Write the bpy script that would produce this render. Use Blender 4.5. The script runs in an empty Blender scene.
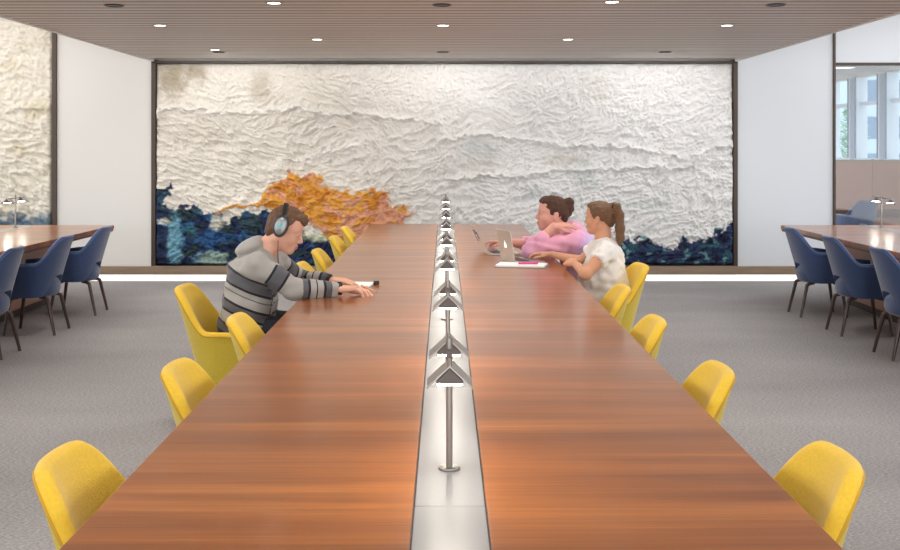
import bpy, math, random
import numpy as np
from mathutils import Vector, Matrix

S = bpy.context.scene
C = S.collection
PI = math.pi
rng = random.Random(7)

# ------------------------------------------------------------------ camera
cam_data = bpy.data.cameras.new('camera')
cam_data.sensor_width = 36.0
cam_data.lens = 44.0
cam_data.shift_x = 0.0061
cam_data.shift_y = -0.1422
cam_data.clip_end = 300
cam = bpy.data.objects.new('camera', cam_data)
cam.location = (0, 0, 1.55)
cam.rotation_euler = (PI / 2, 0, 0)
C.objects.link(cam)
S.camera = cam

# ------------------------------------------------------------------ world, daylight, exposure
W = bpy.data.worlds.new('world'); S.world = W
W.use_nodes = True
wb = W.node_tree.nodes['Background']
wb.inputs[0].default_value = (0.985, 0.985, 1.0, 1)
wb.inputs[1].default_value = 1.9
S.view_settings.view_transform = 'Standard'
S.view_settings.look = 'None'
S.view_settings.gamma = 1.0
S.view_settings.use_curve_mapping = False
S.view_settings.exposure = 0.22

def area(name, loc, rot, sx, sy, power, col=(1, 1, 1)):
    l = bpy.data.lights.new(name, 'AREA'); l.shape = 'RECTANGLE'
    l.size = sx; l.size_y = sy; l.energy = power; l.color = col
    o = bpy.data.objects.new(name, l); o.location = loc; o.rotation_euler = rot
    C.objects.link(o); return o

# linear LED slot washing the relief mural, just inside the slatted ceiling
area('mural_slot_light', (0, 12.44, 2.565), (math.radians(12), 0, 0), 6.5, 0.05, 10, (1, .98, .95))
area('side_mural_fill', (-6.3, 12.2, 3.36), (math.radians(14), 0, 0), 3.4, 0.06, 4, (1, .97, .93))  # unseen fill lamp over the left mural
# added unseen area fills: one over each open side bay, one behind the camera
area('left_bay_fill', (-5.6, 8.0, 3.36), (0, 0, 0), 3.0, 8.0, 130, (1, .97, .93))
area('right_bay_fill', (5.6, 8.0, 3.36), (0, 0, 0), 3.0, 8.0, 130, (.94, .97, 1))
area('rear_fill', (0, -4.5, 1.7), (math.radians(90), 0, 0), 10.0, 3.0, 200, (.97, .98, 1))

# ------------------------------------------------------------------ helpers
def lin(r, g, b):
    f = lambda c: (c / 255) / 12.92 if c <= 10 else ((c / 255 + .055) / 1.055) ** 2.4
    return (f(r), f(g), f(b), 1)

def mat(name, col, rough=.5, metal=0, spec=.5, bump=None, var=None, emit=None, sheen=0, coat=0, sss=0):
    """bump=(scale, strength[, stretch xyz]); var=(scale, amount[, stretch])"""
    m = bpy.data.materials.new(name); m.use_nodes = True
    nt = m.node_tree; b = nt.nodes['Principled BSDF']
    b.inputs['Base Color'].default_value = col
    b.inputs['Roughness'].default_value = rough
    b.inputs['Metallic'].default_value = metal
    b.inputs['Specular IOR Level'].default_value = spec
    if sheen: b.inputs['Sheen Weight'].default_value = sheen
    if coat: b.inputs['Coat Weight'].default_value = coat
    if sss:
        b.inputs['Subsurface Weight'].default_value = sss
        b.inputs['Subsurface Radius'].default_value = (.02, .008, .004)
    if emit:
        b.inputs['Emission Color'].default_value = emit[0]
        b.inputs['Emission Strength'].default_value = emit[1]
    tc = None
    if bump or var:
        tc = nt.nodes.new('ShaderNodeTexCoord')
    def noise(scale, stretch=None, detail=4):
        n = nt.nodes.new('ShaderNodeTexNoise'); n.inputs['Scale'].default_value = scale
        n.inputs['Detail'].default_value = detail
        if stretch:
            mp = nt.nodes.new('ShaderNodeMapping'); mp.inputs['Scale'].default_value = stretch
            nt.links.new(tc.outputs['Object'], mp.inputs[0]); nt.links.new(mp.outputs[0], n.inputs['Vector'])
        else:
            nt.links.new(tc.outputs['Object'], n.inputs['Vector'])
        return n
    if bump:
        n = noise(bump[0], bump[2] if len(bump) > 2 else None)
        bp = nt.nodes.new('ShaderNodeBump'); bp.inputs['Strength'].default_value = bump[1]
        bp.inputs['Distance'].default_value = .01
        nt.links.new(n.outputs['Fac'], bp.inputs['Height']); nt.links.new(bp.outputs[0], b.inputs['Normal'])
    if var:
        n = noise(var[0], var[2] if len(var) > 2 else None, 6)
        r = nt.nodes.new('ShaderNodeValToRGB')
        a = var[1]
        r.color_ramp.elements[0].position = .3; r.color_ramp.elements[1].position = .7
        r.color_ramp.elements[0].color = tuple(c * (1 - a) for c in col[:3]) + (1,)
        r.color_ramp.elements[1].color = tuple(min(1, c * (1 + a)) for c in col[:3]) + (1,)
        nt.links.new(n.outputs['Fac'], r.inputs[0]); nt.links.new(r.outputs[0], b.inputs['Base Color'])
    return m

def attr_mat(name, attr, stops=None, rough=.8, sheen=0, bump=None, interp='CONSTANT'):
    """colour read from a mesh attribute: stops -> ramp over a float attribute, otherwise a colour attribute"""
    m = mat(name, (1, 1, 1, 1), rough, bump=bump, sheen=sheen, spec=.3)
    nt = m.node_tree; b = nt.nodes['Principled BSDF']
    a = nt.nodes.new('ShaderNodeAttribute'); a.attribute_name = attr
    if stops:
        r = nt.nodes.new('ShaderNodeValToRGB'); r.color_ramp.interpolation = interp
        e = r.color_ramp.elements
        while len(e) > 1: e.remove(e[-1])
        e[0].position = stops[0][0]; e[0].color = stops[0][1]
        for p, c in stops[1:]:
            x = e.new(p); x.color = c
        nt.links.new(a.outputs['Fac'], r.inputs[0]); nt.links.new(r.outputs[0], b.inputs['Base Color'])
    else:
        nt.links.new(a.outputs['Color'], b.inputs['Base Color'])
    return m

class MB:
    def __init__(s): s.v = []; s.f = []
    def add(s, v, f):
        o = len(s.v); s.v += [tuple(p) for p in v]; s.f += [tuple(i + o for i in q) for q in f]; return s
    def box(s, x0, x1, y0, y1, z0, z1, M=None):
        v = [Vector(p) for p in ((x0,y0,z0),(x1,y0,z0),(x1,y1,z0),(x0,y1,z0),(x0,y0,z1),(x1,y0,z1),(x1,y1,z1),(x0,y1,z1))]
        if M: v = [M @ p for p in v]
        return s.add(v, [(0,3,2,1),(4,5,6,7),(0,1,5,4),(1,2,6,5),(2,3,7,6),(3,0,4,7)])
    def tube(s, pts, r, n=10, caps=True):
        pts = [Vector(p) for p in pts]; R = r if hasattr(r, '__len__') else [r] * len(pts)
        v = []; f = []; prev = None
        for i, p in enumerate(pts):
            t = (pts[min(i+1, len(pts)-1)] - pts[max(i-1, 0)]).normalized()
            if prev is None:
                a = Vector((0,0,1)) if abs(t.z) < .9 else Vector((1,0,0))
                u = t.cross(a).normalized()
            else:
                u = (prev - t * prev.dot(t)).normalized()
            prev = u; w = t.cross(u)
            for k in range(n):
                q = 2*PI*k/n
                v.append(p + (u*math.cos(q) + w*math.sin(q))*R[i])
        for i in range(len(pts)-1):
            for k in range(n):
                a = i*n+k; b = i*n+(k+1) % n
                f.append((a, b, b+n, a+n))
        if caps:
            f.append(tuple(range(n-1, -1, -1))); f.append(tuple(range((len(pts)-1)*n, len(pts)*n)))
        return s.add(v, f)
    def lathe(s, prof, c=(0,0,0), n=24, M=None):
        """prof: list of (r,z), revolved about the z axis through c; ends closed"""
        v = []; f = []
        for (r, z) in prof:
            for k in range(n):
                q = 2*PI*k/n; p = Vector((r*math.cos(q), r*math.sin(q), z))
                v.append((M @ p if M else p) + Vector(c))
        for i in range(len(prof)-1):
            for k in range(n):
                a = i*n+k; b = i*n+(k+1) % n
                f.append((a, b, b+n, a+n))
        f.append(tuple(range(n-1, -1, -1))); f.append(tuple(range((len(prof)-1)*n, len(prof)*n)))
        return s.add(v, f)
    def prism(s, poly, y0, y1):
        """poly in (x,z), extruded along y"""
        n = len(poly)
        v = [(x, y0, z) for x, z in poly] + [(x, y1, z) for x, z in poly]
        f = [tuple(range(n)), tuple(range(2*n-1, n-1, -1))]
        for i in range(n):
            j = (i+1) % n; f.append((j, i, i+n, j+n))
        return s.add(v, f)
    def grid(s, P, closed_u=False, closed_v=False):
        nu, nv = P.shape[:2]; o = []
        for i in range(nu if closed_u else nu-1):
            for j in range(nv if closed_v else nv-1):
                a = i*nv+j; b = ((i+1) % nu)*nv+j; c = ((i+1) % nu)*nv+(j+1) % nv; d = i*nv+(j+1) % nv
                o.append((a, b, c, d))
        return s.add(P.reshape(-1, 3).tolist(), o)
    def build(s, name, m, parent=None, smooth=False, bevel=0, fix=True, subsurf=0):
        me = bpy.data.meshes.new(name); me.from_pydata([tuple(p) for p in s.v], [], s.f)
        if fix:
            import bmesh
            bm = bmesh.new(); bm.from_mesh(me); bmesh.ops.recalc_face_normals(bm, faces=bm.faces); bm.to_mesh(me); bm.free()
        me.materials.append(m)
        if smooth: me.polygons.foreach_set('use_smooth', [True]*len(me.polygons))
        o = bpy.data.objects.new(name, me); C.objects.link(o)
        if bevel:
            b = o.modifiers.new('bevel', 'BEVEL'); b.width = bevel; b.segments = 2; b.limit_method = 'ANGLE'
            b.harden_normals = False
        if subsurf:
            q = o.modifiers.new('subsurf', 'SUBSURF'); q.levels = subsurf; q.render_levels = subsurf
        if smooth and not subsurf:
            try:
                me.set_sharp_from_angle(angle=math.radians(40))
            except Exception: pass
        if parent: o.parent = parent
        return o

def npmesh(name, V, F, m, parent=None, smooth=True, attrs=None, mi=None):
    me = bpy.data.meshes.new(name)
    V = np.asarray(V, np.float32); F = np.asarray(F, np.int32)
    me.vertices.add(len(V)); me.vertices.foreach_set('co', V.ravel())
    k = F.shape[1]
    me.loops.add(F.size); me.loops.foreach_set('vertex_index', F.ravel())
    me.polygons.add(len(F)); me.polygons.foreach_set('loop_start', np.arange(0, F.size, k, dtype=np.int32))
    me.update(calc_edges=True); me.validate()
    me.polygons.foreach_set('use_smooth', [smooth]*len(me.polygons))
    for an, (tp, data) in (attrs or {}).items():
        at = me.attributes.new(an, tp, 'POINT')
        at.data.foreach_set('color' if tp == 'FLOAT_COLOR' else 'value', np.asarray(data, np.float32).ravel())
    for mm in (m if isinstance(m, (list, tuple)) else [m]): me.materials.append(mm)
    if mi is not None and len(mi) == len(me.polygons): me.polygons.foreach_set('material_index', mi)
    o = bpy.data.objects.new(name, me); C.objects.link(o)
    if parent: o.parent = parent
    return o

def tag(o, label, cat, group=None, kind=None):
    o['label'] = label; o['category'] = cat
    if group: o['group'] = group
    if kind: o['kind'] = kind
    return o

def thing(name, label, cat, loc=(0,0,0), rz=0, group=None):
    o = bpy.data.objects.new(name, None); o.empty_display_size = .1
    o.location = loc; o.rotation_euler = (0, 0, rz); C.objects.link(o)
    return tag(o, label, cat, group)

def struct(o, label=None):
    o['kind'] = 'structure'
    if label: o['label'] = label
    return o

def dup(root, loc, rz, label, group=None):
    r = root.copy(); C.objects.link(r); r.location = loc; r.rotation_euler = (0, 0, rz); r['label'] = label
    if group: r['group'] = group
    for ch in list(root.children):
        c = ch.copy(); C.objects.link(c); c.parent = r
        for g in list(ch.children):
            d = g.copy(); C.objects.link(d); d.parent = c
    return r

# ------------------------------------------------------------------ numpy noise
def _hash(ix, iy, seed):
    n = (ix*374761393 + iy*668265263 + seed*974711) & 0xffffffff
    n = ((n ^ (n >> 13))*1274126177) & 0xffffffff
    return (n ^ (n >> 16)) & 0xffff
def perlin(x, y, seed=0):
    ix = np.floor(x).astype(np.int64); iy = np.floor(y).astype(np.int64); fx = x-ix; fy = y-iy
    def g(i, j, dx, dy):
        a = _hash(i, j, seed)*(2*PI/65536.)
        return np.cos(a)*dx + np.sin(a)*dy
    u = fx*fx*fx*(fx*(fx*6-15)+10); v = fy*fy*fy*(fy*(fy*6-15)+10)
    a = g(ix, iy, fx, fy); b = g(ix+1, iy, fx-1, fy); c = g(ix, iy+1, fx, fy-1); d = g(ix+1, iy+1, fx-1, fy-1)
    return ((a+(b-a)*u)*(1-v) + (c+(d-c)*u)*v)*1.5
def fbm(x, y, seed=0, o=4):
    s = 0; a = 1; t = 0
    for i in range(o):
        s = s + a*perlin(x*2**i, y*2**i, seed+i*17); t += a; a *= .5
    return s/t
def ridge(x, y, seed=0, o=3):
    s = 0; a = 1; t = 0
    for i in range(o):
        s = s + a*(1-np.abs(perlin(x*2**i, y*2**i, seed+i*31))*1.6); t += a; a *= .5
    return s/t
def sstep(a, b, x):
    t = np.clip((x-a)/(b-a), 0, 1); return t*t*(3-2*t)
def polysd(u, v, poly):
    """signed distance to a polygon, negative inside"""
    d = np.full(u.shape, 1e9); ins = np.zeros(u.shape, bool); n = len(poly)
    for i in range(n):
        x0, y0 = poly[i]; x1, y1 = poly[(i+1) % n]
        ex, ey = x1-x0, y1-y0
        t = np.clip(((u-x0)*ex+(v-y0)*ey)/(ex*ex+ey*ey), 0, 1)
        d = np.minimum(d, (u-x0-t*ex)**2+(v-y0-t*ey)**2)
        c = ((y0 > v) != (y1 > v)) & (u < (x1-x0)*(v-y0)/((y1-y0) if y1 != y0 else 1e-9)+x0)
        ins ^= c
    d = np.sqrt(d); return np.where(ins, -d, d)
def polyline_d(u, v, pts):
    d = np.full(u.shape, 1e9)
    for (x0, y0), (x1, y1) in zip(pts[:-1], pts[1:]):
        ex, ey = x1-x0, y1-y0
        t = np.clip(((u-x0)*ex+(v-y0)*ey)/(ex*ex+ey*ey), 0, 1)
        d = np.minimum(d, (u-x0-t*ex)**2+(v-y0-t*ey)**2)
    return np.sqrt(d)

# ------------------------------------------------------------------ materials
M = {}
M['wall'] = mat('white_wall_paint', lin(220, 219, 215), .75, bump=(60, .03))
M['wall_cool'] = mat('cool_white_wall_paint', lin(214, 219, 224), .75, bump=(60, .03))
M['bronze'] = mat('dark_bronze_frame', lin(74, 62, 54), .45, .3)
M['bronze_rail'] = mat('bronze_rail', lin(148, 128, 108), .45, .2, var=(3, .15, (1, 8, 8)))
M['led'] = mat('led_strip', (1, 1, 1, 1), .5, emit=((1, .97, .93, 1), .9))
M['carpet_edge'] = mat('white_plinth', lin(235, 232, 228), .6)
M['steel'] = mat('brushed_steel', lin(140, 136, 132), .3, .9, var=(20, .08, (40, 1, 1)))
M['steel_dark'] = mat('dark_lamp_housing', lin(98, 90, 86), .5, .4)
M['shade'] = mat('satin_shade_metal', lin(168, 165, 161), .38, .75)
M['diffuser'] = mat('lamp_diffuser', (1, 1, 1, 1), .5, emit=((1, .92, .79, 1), 52))
M['strip'] = mat('satin_white_panel', lin(130, 130, 132), .38, .15, bump=(300, .02))
M['groove'] = mat('dark_groove', lin(60, 48, 42), .6)
M['yellow'] = mat('yellow_wool', lin(226, 186, 48), .85, sheen=.2, bump=(260, .25), var=(120, .06))
M['yellow_back'] = mat('yellow_green_wool', lin(204, 178, 56), .85, sheen=.2, bump=(260, .25), var=(120, .06))
M['yellow_pipe'] = mat('yellow_piping', lin(190, 148, 34), .8)
M['blue'] = mat('blue_velvet', lin(46, 68, 110), .8, sheen=.45, bump=(240, .2), var=(40, .08))
M['blue_pipe'] = mat('blue_piping', lin(70, 92, 136), .8)
M['leg_dark'] = mat('dark_walnut_leg', lin(66, 46, 40), .35, coat=.3)
M['leg_light'] = mat('pale_oak_leg', lin(190, 150, 104), .45)
M['black'] = mat('black_plastic', lin(22, 22, 24), .4)
M['skin'] = mat('skin', lin(222, 172, 148), .5, sss=.12, spec=.35)
M['skin_tan'] = mat('tan_skin', lin(212, 156, 124), .5, sss=.12, spec=.35)
M['skin_rosy'] = mat('rosy_skin', lin(226, 168, 150), .5, sss=.12, spec=.35)
M['lip'] = mat('lip', lin(206, 138, 124), .45)
M['eye'] = mat('eye_white', lin(230, 226, 222), .25)
M['iris'] = mat('iris', lin(50, 40, 34), .2)
M['hair_brown'] = mat('brown_hair', lin(104, 72, 48), .5, bump=(60, .9, (1, 5, 1)), var=(50, .3, (1, 5, 1)))
M['hair_dark'] = mat('dark_brown_hair', lin(84, 52, 36), .5, bump=(60, .9, (1, 1, 6)), var=(50, .3, (1, 1, 6)))
M['hair_blond'] = mat('light_brown_hair', lin(122, 88, 60), .5, bump=(60, .9, (1, 1, 6)), var=(50, .35, (1, 1, 6)))
M['tee'] = mat('white_cotton', lin(236, 232, 226), .85, bump=(30, .35), sheen=.1)
M['denim'] = mat('dark_denim', lin(34, 36, 44), .85, bump=(200, .2))
M['shoe'] = mat('shoe_canvas', lin(60, 58, 58), .7)
M['silver'] = mat('silver_plastic', lin(150, 156, 158), .35, .4)
M['teal'] = mat('teal_badge', lin(120, 180, 186), .4)
M['laptop'] = mat('silver_aluminium', lin(206, 198, 188), .38, .6)
M['laptop_dark'] = mat('laptop_keys', lin(60, 62, 72), .5)
M['screen'] = mat('screen_glow', lin(120, 128, 150), .2, emit=(lin(150, 165, 200), .5))
M['logo'] = mat('lit_logo', (1, 1, 1, 1), .4, emit=((1, 1, 1, 1), 1.2))
M['paper'] = mat('white_paper', lin(240, 238, 234), .8)
M['grey_cover'] = mat('grey_cover', lin(150, 152, 158), .6)
M['pink'] = mat('hot_pink', lin(232, 70, 150), .4)
M['wood_dark'] = mat('dark_wood_edge', lin(104, 74, 56), .45, var=(6, .25, (1, 12, 12)))
M['laminate'] = mat('copper_laminate', lin(172, 122, 102), .4, var=(3, .06))
M['glasswhite'] = mat('white_window_frame', lin(216, 226, 238), .5)
M['grey_ceiling'] = mat('pale_grey_ceiling', lin(196, 194, 190), .8)

def wood_table():
    m = mat('reddish_walnut_veneer', (.4, .15, .06, 1), .28, spec=.6, coat=.5)
    nt = m.node_tree; b = nt.nodes['Principled BSDF']
    b.inputs['Coat Roughness'].default_value = .17
    tc = nt.nodes.new('ShaderNodeTexCoord')
    def nz(sc, det, scale=1.0, dist=0):
        mp = nt.nodes.new('ShaderNodeMapping'); mp.inputs['Scale'].default_value = sc
        nt.links.new(tc.outputs['Object'], mp.inputs[0])
        n = nt.nodes.new('ShaderNodeTexNoise'); n.inputs['Scale'].default_value = scale; n.inputs['Detail'].default_value = det
        n.inputs['Distortion'].default_value = dist
        nt.links.new(mp.outputs[0], n.inputs['Vector']); return n
    broad = nz((.55, 9, 1), 3, dist=.3)      # planks of tone running across the table
    fine = nz((2.2, 120, 1), 5, dist=.2)     # grain
    r1 = nt.nodes.new('ShaderNodeValToRGB')
    e = r1.color_ramp.elements
    e[0].position = .30; e[0].color = lin(132, 75, 31); e[1].position = .72; e[1].color = lin(184, 115, 51)
    x = e.new(.5); x.color = lin(154, 90, 38)
    nt.links.new(broad.outputs['Fac'], r1.inputs[0])
    r2 = nt.nodes.new('ShaderNodeValToRGB')
    r2.color_ramp.elements[0].position = .32; r2.color_ramp.elements[0].color = (.70, .65, .60, 1)
    r2.color_ramp.elements[1].position = .66; r2.color_ramp.elements[1].color = (1.12, 1.08, 1.05, 1)
    nt.links.new(fine.outputs['Fac'], r2.inputs[0])
    mx = nt.nodes.new('ShaderNodeMix'); mx.data_type = 'RGBA'; mx.blend_type = 'MULTIPLY'; mx.inputs[0].default_value = .8
    nt.links.new(r1.outputs[0], mx.inputs[6]); nt.links.new(r2.outputs[0], mx.inputs[7])
    nt.links.new(mx.outputs[2], b.inputs['Base Color'])
    return m
M['table'] = wood_table()

def carpet():
    m = mat('grey_carpet', lin(150, 147, 148), .95, spec=.1)
    nt = m.node_tree; b = nt.nodes['Principled BSDF']
    tc = nt.nodes.new('ShaderNodeTexCoord')
    def nz(sc, det):
        mp = nt.nodes.new('ShaderNodeMapping'); mp.inputs['Scale'].default_value = sc
        nt.links.new(tc.outputs['Object'], mp.inputs[0])
        n = nt.nodes.new('ShaderNodeTexNoise'); n.inputs['Scale'].default_value = 1; n.inputs['Detail'].default_value = det
        nt.links.new(mp.outputs[0], n.inputs['Vector']); return n
    a = nz((60, 160, 1), 4); c = nz((.5, .9, 1), 3)
    mth = nt.nodes.new('ShaderNodeMath'); mth.operation = 'MULTIPLY_ADD'; mth.inputs[1].default_value = .35
    nt.links.new(c.outputs['Fac'], mth.inputs[0]); nt.links.new(a.outputs['Fac'], mth.inputs[2])
    r = nt.nodes.new('ShaderNodeValToRGB')
    r.color_ramp.elements[0].position = .42; r.color_ramp.elements[0].color = lin(112, 110, 111)
    r.color_ramp.elements[1].position = .95; r.color_ramp.elements[1].color = lin(184, 181, 181)
    nt.links.new(mth.outputs[0], r.inputs[0]); nt.links.new(r.outputs[0], b.inputs['Base Color'])
    bp = nt.nodes.new('ShaderNodeBump'); bp.inputs['Strength'].default_value = .4; bp.inputs['Distance'].default_value = .005
    nt.links.new(a.outputs['Fac'], bp.inputs['Height']); nt.links.new(bp.outputs[0], b.inputs['Normal'])
    return m
M['carpet'] = carpet()
M['slat'] = mat('pale_walnut_slat', lin(206, 198, 190), .5, var=(1.2, .12, (.4, 14, 1)))
M['gap_shade'] = mat('slat_gap_shade', lin(104, 96, 90), .8)  # dark colour stands in for the shade between the slats

def glass():
    m = bpy.data.materials.new('clear_pane'); m.use_nodes = True; nt = m.node_tree
    nt.nodes.remove(nt.nodes['Principled BSDF'])
    out = nt.nodes['Material Output']
    t = nt.nodes.new('ShaderNodeBsdfTransparent'); t.inputs[0].default_value = (.93, .96, .97, 1)
    g = nt.nodes.new('ShaderNodeBsdfGlossy'); g.inputs['Roughness'].default_value = .03
    mx = nt.nodes.new('ShaderNodeMixShader'); mx.inputs[0].default_value = .06
    nt.links.new(t.outputs[0], mx.inputs[1]); nt.links.new(g.outputs[0], mx.inputs[2]); nt.links.new(mx.outputs[0], out.inputs[0])
    return m
M['glass'] = glass()

# ------------------------------------------------------------------ room
YW = 12.72           # face of the end wall
struct(MB().box(-9, 9.0, -5, 27, -.1, 0).build('floor', M['carpet']))
mb = MB()
mb.box(-3.36, 3.36, -5, 12.34, 2.5458, 2.60); mb.box(-3.36, 3.36, -5, YW+.1, 2.60, 2.66)
gap_o = mb.build('ceiling_soffit', M['gap_shade'])
mb = MB(); y = -4.98; P = .165
while y < 12.30:
    mb.box(-3.355, 3.355, y, min(y+P-.04, 12.34), 2.545, 2.60); y += P
ceil = mb.build('ceiling', M['slat']); struct(ceil)
gap_o.parent = ceil
mb = MB()
for s in (-1, 1):
    mb.box(s*3.36-.012, s*3.36+.012, -5, YW+.05, 2.535, 3.42)
fa = mb.build('ceiling_fascia', M['wall'], ceil)
mb = MB()
for s in (-1, 1):
    mb.box(min(s*3.37, s*9), max(s*3.37, s*9), -5, YW+.1, 3.4, 3.5)
struct(mb.build('ceiling_bays', M['wall']))

# end wall: white panels either side of the relief, glazed opening on the right
struct(MB().box(-4.48, -3.385, YW, YW+.2, .17, 3.42).build('wall_back_left', M['wall'], bevel=.002))
struct(MB().box(3.385, 4.49, YW, YW+.2, .17, 3.42).build('wall_back_right', M['wall_cool'], bevel=.002))
struct(MB().box(-9, 4.49, YW+.10, YW+.25, 0, 3.42).build('wall_back', M['wall']))
struct(MB().box(4.49, 9, YW, YW+.2, 2.52, 3.42).build('wall_back_header', M['wall_cool']))
# trims
mb = MB()
mb.box(-3.385, -3.335, YW-.03, YW+.1, .17, 2.56); mb.box(3.335, 3.385, YW-.03, YW+.1, .17, 2.56)
mb.box(-3.385, 3.385, YW-.03, YW+.1, 2.518, 2.545)
struct(mb.build('trim_1', M['bronze'], bevel=.003))
struct(MB().box(-4.53, -4.48, YW-.03, YW+.1, .17, 3.4).build('trim_2', M['bronze'], bevel=.003))
mb = MB(); mb.box(4.49, 4.515, YW-.03, YW+.1, 0, 3.4); mb.box(4.515, 8.9, YW-.02, YW+.06, 2.495, 2.525); mb.box(4.515, 8.9, YW-.02, YW+.06, 0, .06)
struct(mb.build('trim_3', M['bronze'], bevel=.002))
mb = MB()
mb.box(-9, -3.36, YW-.035, YW+.1, .078, .174); mb.box(-3.36, 3.36, YW-.045, YW+.1, .078, .178); mb.box(3.36, 4.50, YW-.035, YW+.1, .078, .174)
struct(mb.build('baseboard_back', M['bronze_rail'], bevel=.003))
struct(MB().box(-9, 4.49, YW+.02, YW+.10, 0, .078).build('baseboard_recess', M['led']))

# glass partition and the room behind it
gl = struct(MB().box(4.515, 8.9, YW+.02, YW+.032, .06, 2.5).build('window_1', M['glass']))
M['mullion'] = mat('steel_blue_mullion', lin(112, 134, 156), .5)
struct(MB().box(4.6, 7.9, YW+.3, 26, 2.9, 3.0).build('ceiling_far_room', M['grey_ceiling']))
struct(MB().box(4.4, 7.9, 25.9, 26.0, 0, 2.9).build('wall_far_room', M['wall']))
mb = MB(); mb.box(7.88, 8.0, YW+.2, 26, 0, 1.30); mb.box(7.88, 8.0, YW+.2, 26, 2.86, 3.0)
struct(mb.build('wall_far_window_side', M['wall']))
k = 0; y = 15.0
win = MB()
while y < 26:
    win.box(7.74, 7.97, y, y+.06, 1.3, 2.86); win.box(7.74, 7.97, y+.30, y+.36, 1.3, 2.86)
    win.box(7.90, 7.96, y+.06, y+.30, 1.3, 2.86)
    y += 1.43
win.box(7.84, 7.96, YW+.3, 26, 2.33, 2.40); win.box(7.82, 7.97, YW+.3, 26, 1.27, 1.34)
w2 = struct(win.build('window_2', M['glasswhite'], bevel=.004))
mb = MB(); y = 15.0
while y < 26:
    for q in (y-.012, y+.352): mb.box(7.725, 7.75, q, q+.03, 1.34, 2.86)
    y += 1.43
mb.build('mullion_edge', M['mullion'], w2)
MB().box(7.95, 7.956, YW+.3, 26, 1.3, 2.86).build('window_pane', M['glass'], w2)
t = thing('ceiling_fixture', 'flat white light fitting on the ceiling behind the glass wall', 'ceiling light', (6.35, 18.2, 2.9))
MB().box(-.45, .45, -.16, .16, -.04, 0).build('frame', M['grey_ceiling'], t, bevel=.004)
MB().box(-.40, .40, -.12, .12, -.045, -.035).build('diffuser', M['led'], t)
# partition behind the glass
pt = thing('partition_screen', 'pinkish copper partition screen of wide panels behind the glass wall', 'partition', (6.1, 16.5, 0))
mb = MB(); mb.box(-1.3, .31, -.02, .02, .08, 1.33); mb.build('panel', M['laminate'], pt, bevel=.004)
mb = MB(); mb.box(.35, 1.7, -.02, .02, .08, 1.33); mb.build('panel', M['laminate'], pt, bevel=.004)
for x in (-1.32, .33, 1.72):
    MB().box(x-.02, x+.02, -.03, .03, 0, 1.37).build('post', M['laminate'], pt, bevel=.003)
MB().box(-1.32, 1.72, -.025, .025, 1.33, 1.36).build('top_rail', M['bronze_rail'], pt, bevel=.003)
mb = MB(); mb.box(-1.32, 1.72, -.10, -.03, .50, .62); mb.build('lower_rail', M['wood_dark'], pt, bevel=.003)

# outside the far windows
M['leaf'] = mat('tree_leaves', lin(140, 186, 160), .8, var=(4, .3))
M['bark'] = mat('tree_bark', lin(92, 78, 66), .9)
M['facade'] = mat('pale_blue_facade', lin(170, 190, 205), .7)
M['facade_glass'] = mat('facade_glass', lin(90, 120, 150), .2)
struct(MB().box(9.0, 60, -5, 90, -3.2, -3.0).build('ground', M['carpet_edge']))
tr = thing('tree', 'leafy green tree seen outside through the far windows', 'tree', (15.25, 41, -3))
MB().tube([(0,0,0), (.05,0,2), (0,.1,4.2)], [.18, .13, .06], 8).build('trunk', M['bark'], tr, smooth=True)
mb = MB(); r2 = random.Random(3)
for i in range(900):
    a = r2.uniform(0, 2*PI); q = r2.random()**.5; h = r2.uniform(3.7, 6.2)
    R = (.42*math.sin(min(1, max(0, (h-3.6)/2.7))*PI)**.6+.08)*q
    c = Vector((R*math.cos(a), R*math.sin(a), h)); s = r2.uniform(.08, .15)
    u = Vector((r2.uniform(-1,1), r2.uniform(-1,1), r2.uniform(-.4,.4))).normalized(); v = u.cross(Vector((r2.uniform(-1,1), r2.uniform(-1,1), 1))).normalized()
    mb.add([c-u*s, c-v*s*.5, c+u*s, c+v*s*.5], [(0,1,2,3)])
mb.build('foliage', M['leaf'], tr, fix=False)
bl = thing('office_building', 'pale blue office block outside the far windows, right of the tree', 'building', (24.2, 60, -3))
MB().box(-1.6, 1.6, 0, 8, 0, 13).build('walls', M['facade'], bl)
for i in range(6):
    for j in range(3):
        MB().box(-1.3+j*.95, -.65+j*.95, -.03, .02, 1+i*2.0, 2.2+i*2.0).build('window', M['facade_glass'], bl)

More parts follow.
